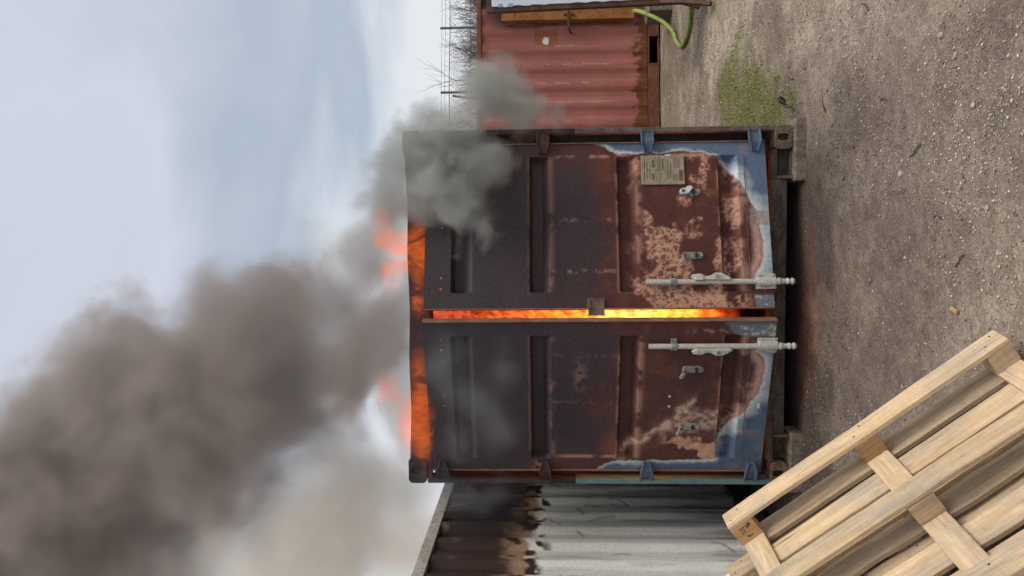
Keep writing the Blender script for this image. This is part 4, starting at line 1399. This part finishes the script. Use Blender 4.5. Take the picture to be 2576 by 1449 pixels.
VX = V[..., 0] * ca - V[..., 1] * sa + pxx[:, None]
VY = V[..., 0] * sa + V[..., 1] * ca + py[:, None]
VZ = V[..., 2] + (ground_h(pxx, py) + sz * 0.25)[:, None]
Fq = (octf[None] + 7 * np.arange(n)[:, None, None]).reshape(-1, 3)
me = bulk('gravel', np.stack([VX, VY, VZ], -1).reshape(-1, 3), Fq)
pal_ = np.array([(0.58, 0.52, 0.42), (0.40, 0.335, 0.26), (0.27, 0.225, 0.18), (0.46, 0.385, 0.28), (0.17, 0.145, 0.12), (0.68, 0.63, 0.53)])
pc = pal_[RNG.choice(6, n, p=[.16, .26, .24, .17, .13, .04])] * (0.8 + 0.4 * RNG.random((n, 1)))
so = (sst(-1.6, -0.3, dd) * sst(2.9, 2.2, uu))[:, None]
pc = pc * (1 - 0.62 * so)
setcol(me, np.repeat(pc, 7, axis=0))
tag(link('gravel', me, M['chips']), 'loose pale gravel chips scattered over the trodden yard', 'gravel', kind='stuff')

sp = [(0.54, 3.77, .022), (1.08, 3.37, .024), (0.96, 3.26, .018), (0.85, 3.34, .016), (0.30, 3.05, .018), (0.12, 2.98, .014), (1.3, 4.4, .017), (0.05, 3.0, .013), (1.42, 3.1, .022), (0.6, 3.75, .013), (0.35, 3.35, .012), (1.75, 5.1, .02), (0.9, 4.9, .014)]
for k, (x_, y_, s_) in enumerate(sp):
    s_ *= 0.68
    me = bpy.data.meshes.new('stone')
    bm = bmesh.new()
    bmesh.ops.create_icosphere(bm, subdivisions=2, radius=1)
    for v in bm.verts:
        f_ = 1 + 0.22 * (float(vn(v.co.x * 1.7 + k, v.co.y * 1.7 + v.co.z, k)) - 0.5)
        v.co = Vector((v.co.x * s_ * 1.25, v.co.y * s_ * 0.85, v.co.z * s_ * 0.62)) * f_
    bm.to_mesh(me)
    bm.free()
    o = link('stone', me, M['stone'], smooth=True)
    o.location = (x_, y_, float(ground_h(np.array([x_]), np.array([y_]))[0]) + s_ * 0.3)
    o.rotation_euler = (0, 0, k * 1.3)
    tag(o, 'pale smooth pebble lying loose on the gravel yard', 'stone', 'loose pebbles on the yard')
sk = [(0.95, 3.95, .10, 1.2), (0.62, 3.62, .13, 1.9), (0.78, 4.35, .11, 1.4), (1.25, 3.0, .12, 1.7), (0.30, 3.42, .09, 1.5), (1.5, 4.15, .14, .9), (0.1, 3.25, .10, 2.1), (1.1, 4.75, .12, .6), (1.45, 5.4, .16, 1.2)]
for k, (x_, y_, l_, a_) in enumerate(sk):
    z_ = float(ground_h(np.array([x_]), np.array([y_]))[0])
    pth = [(x_ + (t_ - .5) * l_ * math.cos(a_) + 0.006 * math.sin(t_ * 7 + k), y_ + (t_ - .5) * l_ * math.sin(a_) + 0.004 * math.cos(t_ * 9), z_ + 0.006 + 0.003 * math.sin(t_ * 5)) for t_ in np.linspace(0, 1, 7)]
    o = MB().tube(pth, [0.0035, .004, .004, .0036, .0032, .0028, .0016], 5).build('stick', M['dead_twig'], None)
    tag(o, 'short dark dead stick lying on the gravel yard', 'stick', 'dead sticks on the yard')
o = plank('wood_chip', 0.055, 0.018, 0.009, M['woodblock'], None, (-0.105, 3.28, 0.008), R(75), 0.002, 77)
tag(o, 'small tan splinter of wood lying on the dark gravel near the pale pallet', 'wood chip')

tag(MB().tube(smooth_path([(1.235, 5.33, 0.02), (1.25, 5.36, 0.06), (1.29, 5.38, 0.05), (1.31, 5.36, 0.09), (1.28, 5.34, 0.10), (1.25, 5.37, 0.03)]), 0.009, 6).build('scrap_wire', M['dead_twig'], None), 'dark twisted scrap of wire beside the timber packer at the edge of the moss', 'wire')

NB = 14000
bx_, by_ = 1.0 + 2.6 * RNG.random(NB), 5.2 + 3.4 * RNG.random(NB)
mo = moss_mask(bx_, by_)
ub = (bx_ - BASE.x) * ex[0] + (by_ - BASE.y) * ex[1]
ok = (RNG.random(NB) < sst(0.15, 0.9, mo) * 0.8) & (ub > CW + 0.06) & in_view(bx_, by_)
bx_, by_ = bx_[ok], by_[ok]
n = len(bx_)
h_ = 0.008 + 0.02 * RNG.random(n)
w_ = 0.004 + 0.004 * RNG.random(n)
an_ = RNG.random(n) * 6.283
bz_ = ground_h(bx_, by_) - 0.002
lean = (RNG.random((n, 2)) - 0.5) * 0.02
P0 = np.stack([bx_ - w_ * np.cos(an_), by_ - w_ * np.sin(an_), bz_], 1)
P1 = np.stack([bx_ + w_ * np.cos(an_), by_ + w_ * np.sin(an_), bz_], 1)
P2 = np.stack([bx_ + lean[:, 0], by_ + lean[:, 1], bz_ + h_], 1)
P3 = np.stack([bx_ - w_ * np.sin(an_), by_ + w_ * np.cos(an_), bz_], 1)
V = np.stack([P0, P1, P2, P3], 1).reshape(-1, 3)
Fm = (np.array([(0, 1, 2), (1, 3, 2), (3, 0, 2)])[None] + 4 * np.arange(n)[:, None, None]).reshape(-1, 3)
me = bulk('moss', V, Fm)
mc = np.array([0.135, 0.150, 0.020]) * (0.6 + 0.9 * RNG.random((n, 1))) * np.array([1, 1, 1])
setcol(me, np.repeat(mc, 4, axis=0))
tag(link('moss', me, M['chips']), 'low yellow-green moss and grass growing in the gravel beside the burning container', 'moss', kind='stuff')

# ------------------------------------------------------------------ fire and smoke
def math_n(nt, op, a, b=None, c=None, clamp=False):
    n = nt.nodes.new('ShaderNodeMath')
    n.operation = op
    n.use_clamp = clamp
    for k, s in enumerate((a, b, c)):
        if s is None: continue
        if hasattr(s, 'is_output'):
            nt.links.new(s, n.inputs[k])
        else:
            n.inputs[k].default_value = s
    return n.outputs[0]


def vol_material(name):
    m = bpy.data.materials.new(name)
    m.use_nodes = True
    nt = m.node_tree
    nt.nodes.clear()
    out = nt.nodes.new('ShaderNodeOutputMaterial')
    return m, nt, out


def sstep(nt, x, lo, hi):
    n = nt.nodes.new('ShaderNodeMapRange')
    n.interpolation_type = 'SMOOTHSTEP'
    n.clamp = True
    for k, v in (('From Min', lo), ('From Max', hi), ('To Min', 0.0), ('To Max', 1.0)):
        n.inputs[k].default_value = v
    nt.links.new(x, n.inputs['Value'])
    return n.outputs['Result']


# fire inside: hot and yellow low down, dull red under the roof
fx0, fx1, fy0, fy1, fz0, fz1 = 0.11, CW - 0.11, 0.13, 1.05, 0.30, 2.45
bm = bmesh.new()
bmesh.ops.create_cube(bm, size=1.0)
bmesh.ops.subdivide_edges(bm, edges=bm.edges[:], cuts=3, use_grid_fill=True)
for v in bm.verts:
    p = v.co * 2
    v.co = Vector(((fx0 + fx1) / 2 + p.x * (fx1 - fx0) / 2, (fy0 + fy1) / 2 + p.y * (fy1 - fy0) / 2, (fz0 + fz1) / 2 + p.z * (fz1 - fz0) / 2))
me = bpy.data.meshes.new('fire')
bm.to_mesh(me)
bm.free()
m, nt, out = vol_material('inner_fire')
t = nt.nodes.new('ShaderNodeTexCoord')
sx = nt.nodes.new('ShaderNodeSeparateXYZ')
nt.links.new(t.outputs['Object'], sx.inputs[0])
f1 = noise(nt, 3.2, 4, 0.6, stretch=(1.6, 1.2, 1.0), dist=0.9)
f2 = noise(nt, 15.0, 4, 0.6, stretch=(1.2, 0.6, 0.6), dist=1.8)
zz = math_n(nt, 'ADD', sx.outputs['Z'], math_n(nt, 'MULTIPLY', math_n(nt, 'SUBTRACT', f1, 0.5), 0.9))
zn = math_n(nt, 'DIVIDE', zz, 2.6)
cc = ramp(nt, zn, [(0.10, (0.10, 0.008, 0.002)), (0.17, (0.75, 0.09, 0.010)), (0.23, (1.7, 0.60, 0.06)), (0.42, (2.1, 1.0, 0.18)), (0.54, (1.4, 0.42, 0.04)), (0.68, (0.85, 0.16, 0.025)), (0.90, (0.48, 0.065, 0.022))])
tong = ramp(nt, f2, [(0.40, (0.22, 0.09, 0.05)), (0.50, (0.85, 0.7, 0.6)), (0.60, (1.5, 1.6, 2.0))])
cc = mixn(nt, cc, tong, 1.0, 'MULTIPLY')
em = nt.nodes.new('ShaderNodeEmission')
nt.links.new(cc, em.inputs['Color'])
em.inputs['Strength'].default_value = 24.0
ab = nt.nodes.new('ShaderNodeVolumeAbsorption')
ab.inputs['Color'].default_value = (0, 0, 0, 1)
ab.inputs['Density'].default_value = 20.0
ads = nt.nodes.new('ShaderNodeAddShader')
nt.links.new(em.outputs[0], ads.inputs[0])
nt.links.new(ab.outputs[0], ads.inputs[1])
nt.links.new(ads.outputs[0], out.inputs['Volume'])
m.cycles.volume_step_rate = 0.3
o = link('fire', me, m)
o.location = BASE
o.rotation_euler = (0, 0, YAW)
tag(o, 'orange fire raging inside the container, seen between the doors', 'fire', kind='stuff')


def ellipsoids(name, balls, voxel):
    """one closed hull round a set of balls"""
    bm = bmesh.new()
    for c, r_ in balls:
        rr = r_ if isinstance(r_, (tuple, list)) else (r_,) * 3
        mt = Matrix.Translation(c) @ Matrix.Diagonal((*rr, 1))
        bmesh.ops.create_icosphere(bm, subdivisions=3, radius=1.0, matrix=mt)
    me = bpy.data.meshes.new(name)
    bm.to_mesh(me)
    bm.free()
    o = bpy.data.objects.new(name, me)
    col.objects.link(o)
    rm = o.modifiers.new('remesh', 'REMESH')
    rm.mode = 'VOXEL'
    rm.voxel_size = voxel
    bpy.context.view_layer.update()
    dg = bpy.context.evaluated_depsgraph_get()
    me2 = bpy.data.meshes.new_from_object(o.evaluated_get(dg))
    o.modifiers.clear()
    o.data = me2
    bpy.data.meshes.remove(me)
    me2.name = name
    return o


def ball_field(nt, balls, vec):
    """soft union: sum of smooth bumps, one per billow"""
    acc = None
    for c, r_, w in balls:
        d = nt.nodes.new('ShaderNodeVectorMath')
        d.operation = 'DISTANCE'
        nt.links.new(vec, d.inputs[0])
        d.inputs[1].default_value = c
        f = nt.nodes.new('ShaderNodeMapRange')
        f.interpolation_type = 'SMOOTHSTEP'
        for k, v in (('From Min', r_ * 1.1), ('From Max', 0.0), ('To Min', 0.0), ('To Max', w)):
            f.inputs[k].default_value = v
        nt.links.new(d.outputs['Value'], f.inputs['Value'])
        acc = f.outputs['Result'] if acc is None else math_n(nt, 'ADD', acc, f.outputs['Result'])
    return acc


def smoke(name, label, balls, voxel, density, albedo, nscale, namp, edge=(0.05, 0.45), step=0.4, warp=0.15, detail=4, wscale=None, aniso=0.2):
    hull = ellipsoids(name, [(c, r_ * 1.12 + warp * 0.5) for c, r_, w in balls], voxel)
    m, nt, out = vol_material(name)
    t = nt.nodes.new('ShaderNodeTexCoord')
    wz = nt.nodes.new('ShaderNodeTexNoise')
    wz.inputs['Scale'].default_value = wscale or nscale * 0.6
    wz.inputs['Detail'].default_value = 1.0
    nt.links.new(t.outputs['Object'], wz.inputs['Vector'])
    sb = nt.nodes.new('ShaderNodeVectorMath')
    sb.operation = 'SUBTRACT'
    nt.links.new(wz.outputs['Color'], sb.inputs[0])
    sb.inputs[1].default_value = (0.5, 0.5, 0.5)
    ma = nt.nodes.new('ShaderNodeVectorMath')
    ma.operation = 'MULTIPLY_ADD'
    nt.links.new(sb.outputs[0], ma.inputs[0])
    ma.inputs[1].default_value = (warp * 2,) * 3
    nt.links.new(t.outputs['Object'], ma.inputs[2])
    vec = ma.outputs[0]
    f = ball_field(nt, balls, vec)
    nz_ = nt.nodes.new('ShaderNodeTexNoise')
    nz_.inputs['Scale'].default_value = nscale
    nz_.inputs['Detail'].default_value = detail
    nz_.inputs['Roughness'].default_value = 0.62
    nt.links.new(vec, nz_.inputs['Vector'])
    g = math_n(nt, 'MULTIPLY', math_n(nt, 'SUBTRACT', nz_.outputs['Fac'], 0.5), namp)
    s_ = math_n(nt, 'ADD', f, g)
    s_ = math_n(nt, 'MULTIPLY', s_, sstep(nt, f, 0.0, 0.12))
    s_ = sstep(nt, s_, edge[0], edge[1])
    s_ = math_n(nt, 'MULTIPLY', s_, density)
    pv = nt.nodes.new('ShaderNodeVolumePrincipled')
    pv.inputs['Color'].default_value = (*albedo, 1)
    pv.inputs['Anisotropy'].default_value = aniso
    nt.links.new(s_, pv.inputs['Density'])
    nt.links.new(pv.outputs[0], out.inputs['Volume'])
    m.cycles.volume_step_rate = step
    hull.data.materials.clear()
    hull.data.materials.append(m)
    tag(hull, label, 'smoke', kind='stuff')
    return hull


def B(xd, yd, rd, Y, w=1.0):
    return (at(xd, yd, Y), rd * 1.56522 / FPX * Y, w)


plume = [B(1000, 690, 70, 5.75, .8), B(990, 790, 95, 5.75), B(1000, 880, 85, 5.75), B(1000, 970, 85, 5.7, 1.2), B(970, 1050, 85, 5.75, 1.1), B(1010, 1060, 70, 5.6, 1.0), B(1000, 1130, 60, 5.7, .8), B(800, 690, 110, 6.1, .9), B(560, 730, 120, 6.5, .8), B(975, 545, 75, 5.6, 1.2), B(940, 600, 80, 5.7, 1.2), B(1005, 620, 70, 5.6, 1.1), B(905, 660, 90, 5.9, 1.2), B(860, 760, 150, 6.1), B(950, 890, 130, 6.0), B(700, 760, 130, 6.3), B(640, 830, 170, 6.4), B(500, 880, 160, 6.6),
         B(300, 860, 170, 6.9, .75), B(200, 960, 190, 7.0, .8), B(50, 1120, 200, 7.1, .8), B(430, 1050, 250, 6.7, 1.2), B(690, 990, 220, 6.4, 1.2), B(860, 960, 150, 6.1, 1.15), B(220, 1250, 260, 7.0, 1.1),
         B(0, 1370, 260, 7.2), B(560, 1180, 190, 6.6, 1.1), B(420, 1360, 210, 6.9), B(-150, 1250, 260, 7.4), B(200, 1500, 250, 7.2)]
smoke('smoke_plume', 'huge dark brown-grey smoke plume drifting up and away above the burning container', [(c, r_ * 1.13, w) for c, r_, w in plume], 0.16, 4.3, (0.53, 0.47, 0.43), 2.5, 2.6, (0.10, 1.2), 0.36, 0.30, 5, wscale=1.3)
tan = [B(1060, 1240, 80, 6.3, 1.0), B(1010, 1180, 95, 6.2, 1.0), B(1075, 1330, 70, 6.1, 1.0), B(880, 1170, 125, 6.4, .9), B(1040, 1400, 110, 6.1, 1.0), B(1050, 1100, 60, 6.1, .9),
       B(830, 1270, 180, 6.5, .9), B(960, 1260, 130, 6.3, 1.0), B(680, 1390, 200, 6.6, .9), B(900, 1400, 190, 6.4, 1.0), B(760, 1500, 200, 6.5, .9), B(500, 1470, 150, 6.8, .7)]
smoke('smoke_bank', 'pale tan smoke bank hanging above the white container under the dark plume', [(c, r_ * 1.15, w) for c, r_, w in tan], 0.16, 3.9, (0.994, 0.945, 0.875), 2.2, 2.8, (-0.08, 1.3), 0.6, 0.3, 4, wscale=1.1)
puff = [B(1100, 480, 105, 4.85), B(1185, 520, 85, 4.8), B(1070, 370, 90, 4.95), B(1220, 420, 80, 4.85), B(1235, 585, 50, 4.7, .8), B(1150, 330, 100, 5.0), B(1260, 235, 95, 5.2, 1.3), B(1200, 215, 75, 5.3, 1.2),
        B(1335, 300, 65, 5.15, .9), B(1410, 300, 45, 5.15, .5), B(1060, 290, 70, 5.1), B(985, 420, 80, 5.05, 1.1), B(950, 500, 75, 5.1, 1.1), B(1020, 520, 70, 5.0, 1.0), B(1160, 620, 40, 4.7, .6), B(1010, 350, 50, 5.0, .7)]
smoke('smoke_puff', 'grey-green smoke puff curling over the top corner of the open doors beside the red container', [(c, r_ * 1.18, w) for c, r_, w in puff], 0.06, 9.0, (0.60, 0.61, 0.58), 6.0, 2.4, (0.15, 1.15), 0.26, 0.12, 5, wscale=4.2)
wisp0 = [B(1130, 900, 70, 4.72, .7), B(1190, 1010, 80, 4.75, .75), B(1250, 1085, 60, 4.85, .7), B(1260, 920, 60, 4.7, .6), B(1140, 1120, 55, 4.95, .6), B(1120, 1230, 60, 5.15, .7), B(1200, 1250, 60, 5.2, .7), B(1270, 1230, 45, 5.2, .6)]
wisp = [(c, r_ * 1.35, w) for c, r_, w in wisp0]
smoke('smoke_veil', 'thin grey smoke veil drifting across the top of the door beside the white container', wisp, 0.06, 2.4, (0.60, 0.63, 0.62), 3.6, 1.7, (-0.1, 1.9), 0.45, 0.12, 4, wscale=3.0)


def flame(name, label, balls, fade_c, strength, seed):
    hull = ellipsoids(name, [(Vector(c), r_) for c, r_ in balls], 0.03)
    m, nt, out = vol_material(name)
    t = nt.nodes.new('ShaderNodeTexCoord')
    wz = nt.nodes.new('ShaderNodeTexNoise')
    wz.inputs['Scale'].default_value = 4.0
    wz.inputs['Detail'].default_value = 1.0
    nt.links.new(t.outputs['Object'], wz.inputs['Vector'])
    ma = nt.nodes.new('ShaderNodeVectorMath')
    ma.operation = 'MULTIPLY_ADD'
    nt.links.new(wz.outputs['Color'], ma.inputs[0])
    ma.inputs[1].default_value = (0.34, 0.30, 0.12)
    nt.links.new(t.outputs['Object'], ma.inputs[2])
    mp_ = nt.nodes.new('ShaderNodeMapping')
    mp_.inputs['Scale'].default_value = (1.0, 1.0, 0.22)
    mp_.inputs['Location'].default_value = (seed, seed * 0.7, 0)
    nt.links.new(ma.outputs[0], mp_.inputs['Vector'])
    n1 = nt.nodes.new('ShaderNodeTexNoise')
    n1.inputs['Scale'].default_value = 13.0
    n1.inputs['Detail'].default_value = 4.0
    n1.inputs['Roughness'].default_value = 0.6
    nt.links.new(mp_.outputs[0], n1.inputs['Vector'])
    acc = None
    for c, r_ in balls:
        d = nt.nodes.new('ShaderNodeVectorMath')
        d.operation = 'SUBTRACT'
        nt.links.new(t.outputs['Object'], d.inputs[0])
        d.inputs[1].default_value = c
        e = nt.nodes.new('ShaderNodeVectorMath')
        e.operation = 'DIVIDE'
        nt.links.new(d.outputs[0], e.inputs[0])
        e.inputs[1].default_value = r_
        le = nt.nodes.new('ShaderNodeVectorMath')
        le.operation = 'LENGTH'
        nt.links.new(e.outputs[0], le.inputs[0])
        f = math_n(nt, 'MAXIMUM', math_n(nt, 'SUBTRACT', 1.0, le.outputs['Value']), 0.0)
        acc = f if acc is None else math_n(nt, 'SMOOTH_MAX', acc, f, 0.1)
    rdg = math_n(nt, 'SUBTRACT', 1.0, math_n(nt, 'MULTIPLY', math_n(nt, 'ABSOLUTE', math_n(nt, 'SUBTRACT', n1.outputs['Fac'], 0.52)), 9.0), clamp=True)
    rdg = math_n(nt, 'POWER', rdg, 2.0)
    body = math_n(nt, 'MULTIPLY', sstep(nt, n1.outputs['Fac'], 0.46, 0.68), 0.40)
    soft = sstep(nt, math_n(nt, 'ADD', acc, math_n(nt, 'MULTIPLY', math_n(nt, 'SUBTRACT', wz.outputs['Fac'], 0.5), 0.9)), 0.05, 0.75)
    soft = math_n(nt, 'MULTIPLY', soft, sstep(nt, acc, 0.0, 0.35))
    k = math_n(nt, 'MULTIPLY', math_n(nt, 'ADD', rdg, body), soft)
    k = math_n(nt, 'MULTIPLY', k, strength)
    cc = mixn(nt, (1.0, 0.10, 0.02), (1.0, 0.30, 0.05), rdg)
    em = nt.nodes.new('ShaderNodeEmission')
    nt.links.new(cc, em.inputs['Color'])
    nt.links.new(k, em.inputs['Strength'])
    ab = nt.nodes.new('ShaderNodeVolumeAbsorption')
    ab.inputs['Color'].default_value = (0.75, 0.12, 0.02, 1)
    nt.links.new(math_n(nt, 'MULTIPLY', k, 1.6), ab.inputs['Density'])
    ads = nt.nodes.new('ShaderNodeAddShader')
    nt.links.new(em.outputs[0], ads.inputs[0])
    nt.links.new(ab.outputs[0], ads.inputs[1])
    nt.links.new(ads.outputs[0], out.inputs['Volume'])
    m.cycles.volume_step_rate = 0.25
    hull.data.materials.clear()
    hull.data.materials.append(m)
    hull.location = BASE
    hull.rotation_euler = (0, 0, YAW)
    tag(hull, label, 'flames', kind='stuff')
    return hull


flame('flames', 'orange flames licking over the header on the side of the grey-green smoke puff',
      [((1.62, -0.10, 2.50), (0.30, 0.11, 0.11)), ((1.60, -0.09, 2.62), (0.22, 0.10, 0.16)), ((1.72, -0.08, 2.74), (0.14, 0.09, 0.12)), ((1.86, -0.07, 2.76), (0.10, 0.07, 0.09)), ((1.46, -0.07, 2.70), (0.18, 0.08, 0.14)), ((1.30, -0.06, 2.52), (0.2, 0.07, 0.08))], None, 6.5, 3.1)
flame('flames', 'red flames streaming over the header on the side of the white container',
      [((0.50, -0.12, 2.50), (0.44, 0.12, 0.13)), ((0.42, -0.10, 2.60), (0.34, 0.10, 0.12)), ((0.66, -0.07, 2.74), (0.24, 0.06, 0.14)), ((0.30, -0.10, 2.50), (0.22, 0.11, 0.11)), ((0.85, -0.08, 2.52), (0.18, 0.08, 0.09))], None, 4.6, 7.7)
